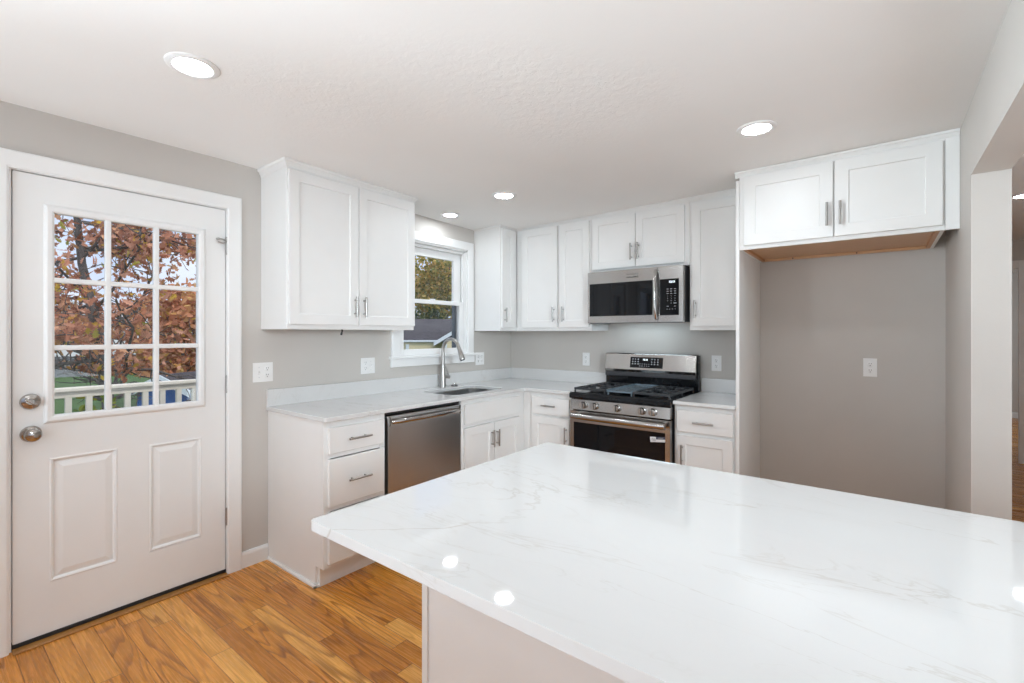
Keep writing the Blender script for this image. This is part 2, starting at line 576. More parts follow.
def rrect(x0, x1, y0, y1, r, n=8):
    pts = []
    for cx, cy, a0 in ((x1 - r, y1 - r, 0), (x0 + r, y1 - r, PI / 2), (x0 + r, y0 + r, PI), (x1 - r, y0 + r, 1.5 * PI)):
        for k in range(n + 1):
            a = a0 + PI / 2 * k / n
            pts.append((cx + r * math.cos(a), cy + r * math.sin(a)))
    return pts

ROT_X = Matrix.Rotation(PI / 2, 4, 'Y')      # lathe axis z -> +x
ROT_NY = Matrix.Rotation(PI / 2, 4, 'X')     # lathe axis z -> -y

def ceil_z(x, y):
    """the old plaster ceiling dips towards the far left corner"""
    fx = min(1.0, max(0.0, 1 - x / 2.6))
    fy = min(1.0, max(0.0, 1 + y / 2.6))
    return 2.326 - 0.050 * fx * fy

# ------------------------------------------------------------------ the setting
def structure(o, label, cat):
    return tag(o, label, cat, kind='structure')

structure(MB().box(-0.0, 6.6, -5.8, 7.4, -0.06, 0).build('floor', 'oak'), 'honey oak strip floor running through the kitchen', 'floor')

b = MB()
xs = [-0.14, 0, 0.26, 0.52, 0.78, 1.04, 1.3, 1.56, 1.82, 2.08, 2.34, 2.6, 3.4, 4.6, 6.6]
ys = [-5.8, -4.2, -2.6, -2.34, -2.08, -1.82, -1.56, -1.3, -1.04, -0.78, -0.52, -0.26, 0, 0.14, 2, 4, 7.4]
lo = [[b.bm.verts.new((x, y, ceil_z(x, min(y, 0)) if y <= 0.2 else 2.326)) for y in ys] for x in xs]
hi = [[b.bm.verts.new((x, y, 2.6)) for y in ys] for x in xs]
nx, ny = len(xs), len(ys)
for i in range(nx - 1):
    for j in range(ny - 1):
        b.bm.faces.new((lo[i][j], lo[i][j + 1], lo[i + 1][j + 1], lo[i + 1][j]))
        b.bm.faces.new((hi[i][j], hi[i + 1][j], hi[i + 1][j + 1], hi[i][j + 1]))
for i in range(nx - 1):
    for j in (0, ny - 1):
        b.bm.faces.new((lo[i][j], lo[i + 1][j], hi[i + 1][j], hi[i][j]))
for j in range(ny - 1):
    for i in (0, nx - 1):
        b.bm.faces.new((lo[i][j], lo[i][j + 1], hi[i][j + 1], hi[i][j]))
structure(b.build('ceiling', 'ceiling', smooth=True), 'white plaster ceiling with faint patch marks', 'ceiling')

def grid_wall(name, axis, a0, a1, us, zs, holes):
    """wall slab between a0..a1 on 'axis', split on us x zs, leaving the hole cells open"""
    m = MB()
    for i in range(len(us) - 1):
        for k in range(len(zs) - 1):
            cu, cz = (us[i] + us[i + 1]) / 2, (zs[k] + zs[k + 1]) / 2
            if any(h[0] < cu < h[1] and h[2] < cz < h[3] for h in holes):
                continue
            if axis == 'x':
                m.box(a0, a1, us[i], us[i + 1], zs[k], zs[k + 1])
            else:
                m.box(us[i], us[i + 1], a0, a1, zs[k], zs[k + 1])
    bmesh.ops.remove_doubles(m.bm, verts=m.bm.verts[:], dist=1e-5)
    # drop the faces shared by neighbouring cells
    cen = {}
    for f in m.bm.faces:
        cen.setdefault(tuple(round(c, 4) for c in f.calc_center_median()), []).append(f)
    dead = [f for fs in cen.values() if len(fs) > 1 for f in fs]
    bmesh.ops.delete(m.bm, geom=dead, context='FACES')
    return m.build(name, 'wall')

WTOP = 2.34
DOOR = (-3.462, -2.588, 0.0, 2.066)
WIN = (-1.395, -0.630, 1.165, 2.095)
WIN2 = (-4.62, -3.98, 0.90, 2.06)
structure(grid_wall('wall_left', 'x', -0.14, 0.0, [-5.8, WIN2[0], WIN2[1], DOOR[0], DOOR[1], WIN[0], WIN[1], 0.14],
          [-0.06, 0.0, WIN2[2], WIN[2], WIN2[3], DOOR[3], WIN[3], WTOP], [DOOR, WIN, WIN2]),
          'greige painted wall with the entry door and sink window', 'wall')
structure(MB().box(0.0, 3.21, 0.0, 0.14, 0, WTOP).build('wall_back', 'wall'), 'greige painted wall behind the range', 'wall')
b = MB()
b.box(3.21, 3.33, -0.97, 3.42, 0, WTOP)
b.box(3.21, 3.33, -5.6, -0.97, 2.019, WTOP)
structure(b.build('wall_right', 'wall'), 'greige wall and header beside the fridge recess', 'wall')
WIN3 = (0.4, 3.0, 0.80, 2.20)
structure(grid_wall('wall_front', 'y', -5.8, -5.6, [0, WIN3[0], WIN3[1], 6.6], [0, WIN3[2], WIN3[3], WTOP], [WIN3]), 'greige wall closing the room behind the viewer', 'wall')
WIN4 = (-5.3, -2.7, 0.50, 2.10)
structure(grid_wall('wall_side', 'x', 6.5, 6.6, [-5.6, WIN4[0], WIN4[1], 7.4], [0, WIN4[2], WIN4[3], WTOP], [WIN4]), 'greige wall on the far side of the next room', 'wall')
FAR = (3.33, 4.07)
structure(grid_wall('wall_far', 'y', 3.42, 3.54, [3.20, 3.42, 4.09, 6.5], [0, 2.04, WTOP], [(3.42, 4.09, -1, 2.04)]),
          'greige wall at the end of the next room with cased opening', 'wall')
structure(MB().box(3.0, 6.6, 7.2, 7.4, 0, WTOP).build('wall_end', 'wall'), 'greige wall seen through the far cased opening', 'wall')
structure(MB().box(3.0, 3.2, 3.42, 7.2, 0, WTOP).build('wall_hall', 'wall'), 'greige side wall of the room beyond the cased opening', 'wall')
b = MB()
b.box(4.05, 4.135, 3.40, 3.42, 0, 2.115)
b.box(3.335, 4.05, 3.40, 3.42, 2.03, 2.115)
b.box(4.075, 4.09, 3.42, 3.54, 0, 2.04)
structure(b.build('trim_1', 'trim', bevel=0.003), 'white casing of the far opening', 'trim')

def baseboard(name, pts, label):
    """pts: straight run (x0,y0)-(x1,y1) at wall face; n: direction into the room"""
    (x0, y0), (x1, y1), n = pts
    d = Vector((x1 - x0, y1 - y0, 0))
    nv = Vector((n[0], n[1], 0))
    prof = [(0, 0), (0.014, 0), (0.014, 0.075), (0.010, 0.088), (0.0, 0.092)]
    m = MB().prism(prof, lambda a, bb, t: Vector((x0, y0, 0)) + d * t + nv * a + Vector((0, 0, bb)), 0, 1)
    return structure(m.build(name, 'trim'), label, 'baseboard')
baseboard('baseboard_left', ((0, -2.5315), (0, -2.38), (1, 0)), 'short white baseboard between door casing and drawer cabinet')
baseboard('baseboard_front', ((0.0, -5.6), (6.5, -5.6), (0, 1)), 'white baseboard along the wall behind the viewer')
baseboard('baseboard_end', ((3.2, 7.2), (6.5, 7.2), (0, -1)), 'white baseboard seen through the far opening')
baseboard('baseboard_far', ((4.14, 3.42), (6.5, 3.42), (0, -1)), 'white baseboard beside the far cased opening')
structure(MB().box(-0.10, 0.045, -3.442, -2.608, 0.0, 0.0085).build('trim_2', 'threshold', bevel=0.003), 'oak threshold strip along the foot of the entry door', 'trim')

# ---- entry door (door_1)
def frame_prism(m, plane_x, prof, y0, y1, z0, z1):
    """mitred frame around a rectangle; prof: list of (offset outward, height in x)"""
    loops = []
    for off, hx in prof:
        loops.append([m.bm.verts.new((plane_x + hx, y, z)) for y, z in ((y0 - off, z0 - off), (y1 + off, z0 - off), (y1 + off, z1 + off), (y0 - off, z1 + off))])
    for a, c in zip(loops, loops[1:]):
        for i in range(4):
            j = (i + 1) % 4
            m.bm.faces.new((a[i], a[j], c[j], c[i]))
    return m

d1 = thing('door_1', 'white half glazed entry door with nine panes and two raised panels', 'door', (0, 0, 0), kind='structure')
# slab front at x=-0.004
Y0, Y1, Z0, Z1, XB, XF = -3.439, -2.611, 0.026, 2.045, -0.048, -0.004
GY0, GY1, GZ0, GZ1 = -3.314, -2.741, 0.984, 1.892
P1 = (-3.326, -3.087, 0.247, 0.798)
P2 = (-2.962, -2.728, 0.249, 0.790)
b = MB()
def cell(y0, y1, z0, z1):
    b.box(XB, XF, y0, y1, z0, z1)
cell(Y0, GY0, GZ0, Z1)
cell(GY1, Y1, GZ0, Z1)
cell(GY0, GY1, GZ1, Z1)
cell(Y0, Y1, P1[3], GZ0)
cell(Y0, Y1, Z0, P1[2])
cell(Y0, P1[0], P1[2], P1[3])
cell(P1[1], P2[0], P1[2], P1[3])
cell(P2[1], Y1, P1[2], P1[3])
cell(P2[0], P2[1], P2[3], P1[3])
b.build('door_slab', 'doorwhite', d1)
for p in (P1, P2):
    m = MB()
    frame_prism(m, XF, [(0.0, 0.0), (-0.006, 0.003), (-0.012, 0.0), (-0.016, -0.007), (-0.020, -0.0075), (-0.046, -0.001)], *p)
    y0, y1, z0, z1 = p[0] + 0.046, p[1] - 0.046, p[2] + 0.046, p[3] - 0.046
    vs = [m.bm.verts.new((XF - 0.001, y, z)) for y, z in ((y0, z0), (y1, z0), (y1, z1), (y0, z1))]
    m.bm.faces.new(vs)
    bmesh.ops.remove_doubles(m.bm, verts=m.bm.verts[:], dist=1e-5)
    m.build('raised_panel', 'doorwhite', d1)
m = MB()
frame_prism(m, XF, [(-0.004, -0.02), (-0.004, 0.006), (0.004, 0.011), (0.019, 0.012), (0.026, 0.008), (0.031, 0.0)], GY0, GY1, GZ0, GZ1)
lf = m.build('lite_frame', 'doorwhite', d1)
m = MB()
for k in (1, 2):
    yc = GY0 + (GY1 - GY0) * k / 3
    m.box(-0.026, 0.002, yc - 0.0115, yc + 0.0115, GZ0, GZ1)
    zc = GZ0 + (GZ1 - GZ0) * k / 3
    m.box(-0.026, 0.0015, GY0, GY1, zc - 0.0115, zc + 0.0115)
m.build('muntins', 'doorwhite', d1, bevel=0.005)
MB().box(-0.030, -0.027, GY0, GY1, GZ0, GZ1).build('pane', 'pane', d1)
# casing + jamb
m = MB()
prof = [(0.0, -0.004), (0.0, 0.014), (0.008, 0.018), (0.068, 0.020), (0.074, 0.016), (0.074, 0.0)]
cy0, cy1, cz = -3.451, -2.606, 2.052
loops = []
for off, hx in prof:
    loops.append([m.bm.verts.new((hx, y, z)) for y, z in ((cy0 - off, 0.0), (cy0 - off, cz + off), (cy1 + off, cz + off), (cy1 + off, 0.0))])
for a, c in zip(loops, loops[1:]):
    for i in range(3):
        m.bm.faces.new((a[i], a[i + 1], c[i + 1], c[i]))
m.build('door_casing', 'trim', d1)
m = MB()
m.box(-0.14, 0.0, -3.462, -3.443, 0, 2.066)
m.box(-0.14, 0.0, -2.607, -2.588, 0, 2.066)
m.box(-0.14, 0.0, -3.443, -2.607, 2.049, 2.066)
m.build('door_jamb', 'trim', d1)
MB().box(-0.046, 0.001, -3.441, -2.609, 0.009, 0.0255).build('door_sweep', 'rubber', d1, bevel=0.002)
kb = MB().lathe([(0, 0), (0.034, 0), (0.035, 0.004), (0.031, 0.012), (0.018, 0.016), (0.013, 0.028), (0.015, 0.036), (0.026, 0.044), (0.0285, 0.054), (0.025, 0.062), (0.013, 0.066), (0, 0.0665)],
          Matrix.Translation((XF, -3.384, 0.916)) @ ROT_X)
knob = kb.build('door_knob', 'satin', d1, smooth=True)
db = MB().lathe([(0, 0), (0.033, 0), (0.034, 0.005), (0.030, 0.014), (0.014, 0.017), (0.012, 0.022), (0, 0.022)], Matrix.Translation((XF, -3.386, 1.056)) @ ROT_X)
bolt = db.build('deadbolt', 'satin', d1, smooth=True)
m = MB().box(XF + 0.022, XF + 0.036, -0.005, 0.005, -0.022, 0.022)
m.xf(Matrix.Translation((0, -3.386, 1.056)) @ Matrix.Rotation(0.9, 4, 'X'))
m.build('thumb_turn', 'satin', bolt, bevel=0.002)
for hz in (1.845, 1.067, 0.323):
    m = MB().tube([(0.006, -2.606, hz - 0.045), (0.006, -2.606, hz + 0.045)], 0.006, 10)
    m.tube([(0.006, -2.606, hz + 0.045), (0.006, -2.606, hz + 0.05)], [0.007, 0.003], 10)
    m.tube([(0.006, -2.606, hz - 0.05), (0.006, -2.606, hz - 0.045)], [0.003, 0.007], 10)
    m.build('hinge', 'nickel', d1, smooth=True)
m = MB()
m.tube([(0.008, -2.612, 1.868), (0.03, -2.634, 1.874), (0.034, -2.655, 1.874)], 0.004, 8)
m.tube([(0.034, -2.655, 1.874), (0.022, -2.664, 1.872)], 0.007, 10)
m.tube([(0.008, -2.606, 1.865), (0.018, -2.632, 1.855), (0.016, -2.655, 1.86)], 0.003, 8)
m.build('hinge_stop', 'nickel', d1, smooth=True)

# ---- sink window (window_1)
w1 = thing('window_1', 'white double hung window over the sink', 'window', (0, 0, 0), kind='structure')
y0, y1, z0, z1 = WIN
m = MB()
T = 0.02
m.box(-0.14, 0.0, y0, y0 + T, z0, z1)
m.box(-0.14, 0.0, y1 - T, y1, z0, z1)
m.box(-0.14, 0.0, y0, y1, z1 - T, z1)
m.box(-0.14, 0.0, y0, y1, z0, z0 + 0.012)
m.box(-0.055, -0.035, y0 + T, y0 + T + 0.012, z0 + 0.012, z1 - T)
m.box(-0.055, -0.035, y1 - T - 0.012, y1 - T, z0 + 0.012, z1 - T)
m.box(-0.10, -0.03, y0 + T, y1 - T, z1 - T - 0.022, z1 - T)
m.build('window_frame', 'trim', w1, bevel=0.003)
m = MB()
prof = [(0.0, 0.0), (0.0, 0.014), (0.008, 0.018), (0.066, 0.020), (0.072, 0.016), (0.072, 0.0)]
loops = []
for off, hx in prof:
    loops.append([m.bm.verts.new((hx, y, z)) for y, z in ((y0 + 0.008 - off * 1.15, 1.178), (y0 + 0.008 - off * 1.15, z1 - 0.005 + off), (y1 - 0.008 + off, z1 - 0.005 + off), (y1 - 0.008 + off, 1.178))])
for a, c in zip(loops, loops[1:]):
    for i in range(3):
        m.bm.faces.new((a[i], a[i + 1], c[i + 1], c[i]))
m.build('window_casing', 'trim', w1)
m = MB()
m.box(-0.02, 0.034, -1.490, -0.548, 1.158, 1.178)
m.box(0.0, 0.020, -1.478, -0.556, 1.096, 1.158)
m.build('window_sill', 'trim', w1, bevel=0.004)
def sash(name, x0, x1, zb, zt, rail_b, rail_t, st, sr):
    m = MB()
    a, c = y0 + T + 0.004, y1 - T - 0.004
    m.box(x0, x1, a, a + st, zb, zt)
    m.box(x0, x1, c - sr, c, zb, zt)
    m.box(x0, x1, a + st, c - sr, zb, zb + rail_b)
    m.box(x0, x1, a + st, c - sr, zt - rail_t, zt)
    s = m.build(name, 'trim', w1, bevel=0.003)
    xm = (x0 + x1) / 2
    MB().box(xm - 0.002, xm + 0.002, a + st, c - sr, zb + rail_b, zt - rail_t).build('pane', 'pane', s)
    return s
ls = sash('lower_sash', -0.056, -0.030, 1.177, 1.632, 0.050, 0.034, 0.048, 0.048)
us = sash('upper_sash', -0.092, -0.064, 1.600, 2.053, 0.032, 0.062, 0.048, 0.085)
MB().box(-0.054, -0.034, -1.03, -0.985, 1.632, 1.643).build('sash_lock', 'trim', ls, bevel=0.003)
m = MB()
m.box(-0.138, -0.122, y1 - T - 0.042, y1 - T, z0 + 0.012, 1.62)
m.box(-0.138, -0.128, y1 - T - 0.012, y1 - T, 1.62, z1 - T)
m.box(-0.138, -0.122, y0 + T, y0 + T + 0.03, z0 + 0.012, 1.62)
m.build('screen_frame', 'screen', w1, bevel=0.002)

# ---- second window further along the left wall, behind the viewer's shoulder
w2 = thing('window_2', 'white window along the left wall past the entry door', 'window', (0, 0, 0), kind='structure')
a0, a1, c0, c1 = WIN2
m = MB()
for q in ((a0, a0 + 0.05, c0, c1), (a1 - 0.05, a1, c0, c1), (a0, a1, c0, c0 + 0.05), (a0, a1, c1 - 0.05, c1), (a0, a1, 1.46, 1.50)):
    m.box(-0.10, -0.04, q[0], q[1], q[2], q[3])
m.build('window_frame', 'trim', w2, bevel=0.003)
m = MB()
frame_prism(m, 0.0, [(0.0, -0.04), (0.0, 0.018), (0.075, 0.020), (0.08, 0.0)], a0, a1, c0, c1)
m.build('window_casing', 'trim', w2)
MB().box(-0.072, -0.068, a0, a1, c0, c1).build('pane', 'pane', w2)

# ------------------------------------------------------------------ cabinet pieces (local: x along the front, -y out of the wall)
TH = 0.02
def shaker(parent, x0, x1, z0, z1, yf, label=None, rail=0.058):
    """recessed-panel door, back against the face frame at y=yf"""
    m = MB()
    bm = m.bm
    a, c, r = yf, yf - TH, rail
    def loop(i, y):
        return [bm.verts.new((x, y, z)) for x, z in ((x0 + i, z0 + i), (x1 - i, z0 + i), (x1 - i, z1 - i), (x0 + i, z1 - i))]
    L = [loop(0, a), loop(0, c), loop(r, c), loop(r + 0.0015, c + 0.008)]
    for p, q in zip(L, L[1:]):
        for i in range(4):
            bm.faces.new((p[i], p[(i + 1) % 4], q[(i + 1) % 4], q[i]))
    bm.faces.new(L[-1])
    bm.faces.new(L[0][::-1])
    return m.build('door', 'white', parent, bevel=0.0016)

def drawer_front(parent, x0, x1, z0, z1, yf, name='drawer_front'):
    return MB().box(x0, x1, yf - TH, yf, z0, z1).build(name, 'white', parent, bevel=0.004, seg=3)

def pull(parent, x, z, yf, vertical=True, ln=0.126):
    """bar pull on two posts, on the door face y=yf"""
    m = MB()
    h = ln / 2
    y = yf - 0.030
    if vertical:
        m.tube([(x, y, z - h), (x, y, z + h)], 0.0062, 12)
        for s in (-1, 1):
            m.tube([(x, yf, z + s * 0.042), (x, y, z + s * 0.042)], 0.0045, 10)
    else:
        m.tube([(x - h, y, z), (x + h, y, z)], 0.0062, 12)
        for s in (-1, 1):
            m.tube([(x + s * 0.042, yf, z), (x + s * 0.042, y, z)], 0.0045, 10)
    return m.build('handle', 'nickel', parent, smooth=True)

def crown(parent, path, zb):
    """small crown along a local polyline (outward = left of travel), up to the sloping ceiling"""
    mw = Matrix.Translation(parent.location) @ parent.rotation_euler.to_matrix().to_4x4()
    P = [Vector((x, y, 0)) for x, y in path]
    prof = [(-0.004, 0.0), (0.004, 0.0), (0.005, 0.2), (0.010, 0.36), (0.015, 0.6), (0.018, 0.66), (0.022, 0.70), (0.022, 1.0), (-0.004, 1.0)]
    m = MB()
    rings = []
    for i, p in enumerate(P):
        ns = []
        if i > 0:
            d = (P[i] - P[i - 1]).normalized()
            ns.append(Vector((-d.y, d.x, 0)))
        if i < len(P) - 1:
            d = (P[i + 1] - P[i]).normalized()
            ns.append(Vector((-d.y, d.x, 0)))
        n = sum(ns, Vector()).normalized()
        k = 1.0 / n.dot(ns[0])
        ring = []
        for off, h in prof:
            q = p + n * off * k
            wq = mw @ q
            top = ceil_z(wq.x, wq.y) - parent.location.z - 0.0005
            ring.append(m.bm.verts.new((q.x, q.y, zb + h * (top - zb))))
        rings.append(ring)
    for a, c in zip(rings, rings[1:]):
        for j in range(len(prof)):
            k2 = (j + 1) % len(prof)
            m.bm.faces.new((a[j], a[k2], c[k2], c[j]))
    m.bm.faces.new(rings[0][::-1])
    m.bm.faces.new(rings[-1])
    return m.build('crown_moulding', 'white', parent)

def wall_box(root, w, d, h, stiles, under='white', x0=0.0):
    """open-bottomed lip carcass plus face frame; stiles: list of (xa, xb)"""
    m = MB()
    t = 0.016
    yb, yf = 0.0, -(d - 0.019)
    m.box(x0, x0 + t, yf, yb, 0, h)
    m.box(x0 + w - t, x0 + w, yf, yb, 0, h)
    m.box(x0 + t, x0 + w - t, yf, yb, h - t, h)
    m.box(x0 + t, x0 + w - t, yb - 0.008, yb, 0.012, h - t)
    m.build('body', 'white', root)
    u = MB()
    u.box(x0 + t, x0 + w - t, yf, yb - 0.008, 0.016, 0.028)
    u.box(x0 + t, x0 + w - t, yb - 0.026, yb - 0.008, 0.0, 0.016)
    u.build('underside_panel', under, root)
    f = MB()
    f.box(x0, x0 + w, -d, yf, 0, 0.034)
    f.box(x0, x0 + w, -d, yf, h - 0.040, h)
    for a, c in stiles:
        f.box(a, c, -d, yf, 0.034, h - 0.040)
    f.build('face_frame', 'white', root, bevel=0.001)

def base_box(root, w, d=0.61, h=0.889, toe=True, open_top=False):
    m = MB()
    poly = [(-0.001, 0.001), (-(d - 0.076), 0.001), (-(d - 0.076), 0.114), (-(d - 0.019), 0.114), (-(d - 0.019), h), (-0.001, h)]
    t = 0.016
    for a, c in ((0.0, t), (w - t, w)):
        m.prism(poly, lambda y, z, x: Vector((x, y, z)), a, c)
    m.box(t, w - t, -0.009, -0.001, 0.1, h)
    m.box(t, w - t, -(d - 0.019), -0.009, 0.114, 0.130)
    m.box(t, w - t, -(d - 0.06), -(d - 0.076), 0.001, 0.114)
    if not open_top:
        m.box(t, w - t, -(d - 0.019), -0.009, h - 0.016, h)
    m.build('body', 'white', root)
    f = MB()
    f.box(0, 0.036, -d, -(d - 0.019), 0.114, h)
    f.box(w - 0.036, w, -d, -(d - 0.019), 0.114, h)
    for z in ((0.114, 0.15), (h - 0.05, h), (0.69, 0.73)):
        f.box(0.036, w - 0.036, -d, -(d - 0.019), *z)
    return f

# ---- wall cabinets --------------------------------------------------------------
UZ = 1.376
def upper_pair(r, w, d, h, split, gap, hz, handles, zlo=0.028, zhi=None, lo=0.006, hi=None, rail=0.058):
    zhi = zhi or h - 0.025
    hi = hi or w - 0.006
    a = shaker(r, lo, split - gap / 2, zlo, zhi, -d, rail=rail)
    pull(a, split - gap / 2 - handles, hz, -d - TH)
    c = shaker(r, split + gap / 2, hi, zlo, zhi, -d, rail=rail)
    pull(c, split + gap / 2 + handles, hz, -d - TH)

# left wall: local x = world y - root y
r = thing('wall_cabinet', 'wide white two door wall cabinet between entry door and sink window', 'cabinet', (0.0015, -2.418, UZ), PI / 2, 'white wall cabinets')
wall_box(r, 0.908, 0.305, 0.914, [(0, 0.04), (0.43, 0.47), (0.868, 0.908)])
upper_pair(r, 0.908, 0.305, 0.914, 0.450, 0.005, 0.141, 0.031)
crown(r, [(0.908, -0.003), (0.908, -0.305), (0.0, -0.305), (0.0, -0.003)], 0.900)
m = MB()
m.tube([(0, 0, 0.0145), (0.002, 0, -0.012), (-0.001, -0.002, -0.020)], [0.0055, 0.0045, 0.005], 10)
m.tube([(-0.001, -0.002, -0.020), (-0.003, -0.003, -0.034)], [0.0065, 0.006], 10)
o = m.build('cable_end', 'blackplastic', None, smooth=True)
o.location = (0.24, -2.033, UZ)
tag(o, 'short black cable end poking out below the wide wall cabinet', 'cable')

r = thing('wall_cabinet', 'narrow white corner wall cabinet right of the sink window', 'cabinet', (0.0015, -0.545, UZ), PI / 2, 'white wall cabinets')
wall_box(r, 0.543, 0.305, 0.914, [(0, 0.04), (0.18, 0.235)])
dA = shaker(r, 0.008, 0.185, 0.028, 0.889, -0.305)
pull(dA, 0.032, 0.138, -0.325)
crown(r, [(0.240, -0.305), (0.0, -0.305), (0.0, -0.003)], 0.900)

# back wall: local x = world x - root x
r = thing('wall_cabinet', 'white single door wall cabinet in the corner, hinged on its left', 'cabinet', (0.309, -0.0015, UZ), 0, 'white wall cabinets')
wall_box(r, 0.444, 0.305, 0.914, [(0, 0.085), (0.404, 0.444)])
dA = shaker(r, 0.071, 0.438, 0.028, 0.889, -0.305)
pull(dA, 0.412, 0.138, -0.325)
crown(r, [(0.444, -0.305), (0.0, -0.305)], 0.900)

r = thing('wall_cabinet', 'narrow white single door wall cabinet immediately left of the microwave', 'cabinet', (0.7545, -0.0015, UZ), 0, 'white wall cabinets')
wall_box(r, 0.3125, 0.305, 0.914, [(0, 0.04), (0.2725, 0.3125)])
dA = shaker(r, 0.014, 0.296, 0.028, 0.889, -0.305)
pull(dA, 0.060, 0.138, -0.325)
crown(r, [(0.3125, -0.305), (0.0, -0.305)], 0.900)

r = thing('wall_cabinet', 'short white two door wall cabinet above the microwave', 'cabinet', (1.0685, -0.0015, 1.838), 0, 'white wall cabinets')
wall_box(r, 0.7755, 0.305, 0.452, [(0, 0.04), (0.36, 0.40), (0.7355, 0.7755)])
upper_pair(r, 0.7755, 0.305, 0.452, 0.3775, 0.005, 0.136, 0.026, zlo=0.022, zhi=0.427, lo=0.014, hi=0.744, rail=0.055)
crown(r, [(0.7755, -0.305), (0.0, -0.305)], 0.438)

r = thing('wall_cabinet', 'white single door wall cabinet between microwave and tall fridge panel', 'cabinet', (1.8455, -0.0015, UZ), 0, 'white wall cabinets')
wall_box(r, 0.3705, 0.305, 0.914, [(0, 0.04), (0.33, 0.3705)])
dA = shaker(r, 0.018, 0.358, 0.028, 0.889, -0.305)
pull(dA, 0.046, 0.145, -0.325)
crown(r, [(0.3705, -0.305), (0.0, -0.305)], 0.900)

# tall panel and the bridge cabinet over the empty refrigerator place
o = MB().box(0, 0.020, -0.628, -0.002, 0.001, 2.274).build('side_panel', 'white', None, bevel=0.0015)
o.location = (2.218, 0, 0)
tag(o, 'tall white end panel standing between counter and empty fridge recess', 'panel')
r = thing('fridge_cabinet', 'deep white two door cabinet bridging the empty fridge recess', 'cabinet', (2.2395, -0.0015, 1.853), 0)
wall_box(r, 0.917, 0.630, 0.437, [(0, 0.04), (0.45, 0.49), (0.877, 0.917)], under='maple')
m = MB()
m.box(0.016, 0.034, -0.611, -0.03, 0.0, 0.016)
m.box(0.883, 0.901, -0.611, -0.03, 0.0, 0.016)
m.box(0.034, 0.883, -0.611, -0.595, 0.004, 0.016)
m.build('underside_rail', 'mapledark', r)
for x in (0.20, 0.55):
    MB().box(x, x + 0.006, -0.032, -0.0265, 0.004, 0.012).build('screw_head', 'blackplastic', r)
upper_pair(r, 0.917, 0.630, 0.437, 0.472, 0.007, 0.141, 0.026, zlo=0.022, zhi=0.428, lo=0.028, hi=0.908, rail=0.062)
MB().box(0.9175, 0.969, -0.634, -0.611, 0, 0.437).build('filler_strip', 'white', r)
crown(r, [(0.969, -0.630), (-0.0225, -0.630)], 0.434)

# ---- base cabinets ---------------------------------------------------------------
r = thing('drawer_cabinet', 'white three drawer base cabinet at the end beside the entry door', 'cabinet', (0.0015, -2.378, 0), PI / 2, 'white base cabinets')
f = base_box(r, 0.388)
f.box(0.036, 0.352, -0.61, -0.591, 0.41, 0.44)
f.build('face_frame', 'white', r, bevel=0.001)
for za, zb, hz in ((0.715, 0.853, 0.784), (0.436, 0.687, 0.563), (0.136, 0.408, 0.285)):
    d = drawer_front(r, 0.021, 0.373, za, zb, -0.61)
    pull(d, 0.196, hz, -0.63, vertical=False, ln=0.140)
m = MB()
m.prism([(0, 0), (-0.012, 0), (-0.012, 0.010), (-0.006, 0.018), (0, 0.018)], lambda a, z, t: Vector((a, -t, z + 0.001)), 0.016, 0.546)
m.prism([(0, 0), (0.012, 0), (0.012, 0.010), (0.006, 0.018), (0, 0.018)], lambda a, z, t: Vector((t, -0.534 - a, z + 0.001)), -0.012, 0.388)
m.build('shoe_moulding', 'white', r)

r = thing('sink_cabinet', 'white sink base cabinet with false drawer front and two doors', 'cabinet', (0.0015, -1.349, 0), PI / 2, 'white base cabinets')
f = base_box(r, 0.700, open_top=True)
f.box(0.330, 0.360, -0.61, -0.591, 0.15, 0.69)
f.box(0.700, 0.736, -0.61, -0.591, 0.114, 0.889)
f.build('face_frame', 'white', r, bevel=0.001)
drawer_front(r, 0.024, 0.662, 0.715, 0.855, -0.61, 'false_front')
dA = shaker(r, 0.024, 0.340, 0.136, 0.689, -0.61)
pull(dA, 0.305, 0.576, -0.63)
dB = shaker(r, 0.345, 0.662, 0.136, 0.689, -0.61)
pull(dB, 0.363, 0.574, -0.63)

r = thing('base_cabinet', 'white corner base cabinet left of the range with one drawer and door', 'cabinet', (0.655, -0.0015, 0), 0, 'white base cabinets')
f = base_box(r, 0.416)
f.box(-0.045, 0.0, -0.61, -0.591, 0.114, 0.889)
f.build('face_frame', 'white', r, bevel=0.001)
d = drawer_front(r, 0.048, 0.396, 0.716, 0.850, -0.61)
pull(d, 0.220, 0.789, -0.63, vertical=False)
d = shaker(r, 0.048, 0.396, 0.136, 0.700, -0.61)
pull(d, 0.372, 0.578, -0.63)

r = thing('base_cabinet', 'white base cabinet right of the range with one drawer and door', 'cabinet', (1.8425, -0.0015, 0), 0, 'white base cabinets')
f = base_box(r, 0.374)
f.build('face_frame', 'white', r, bevel=0.001)
d = drawer_front(r, 0.018, 0.358, 0.716, 0.857, -0.61)
pull(d, 0.190, 0.785, -0.63, vertical=False)
d = shaker(r, 0.018, 0.358, 0.136, 0.694, -0.61)
pull(d, 0.056, 0.574, -0.63)

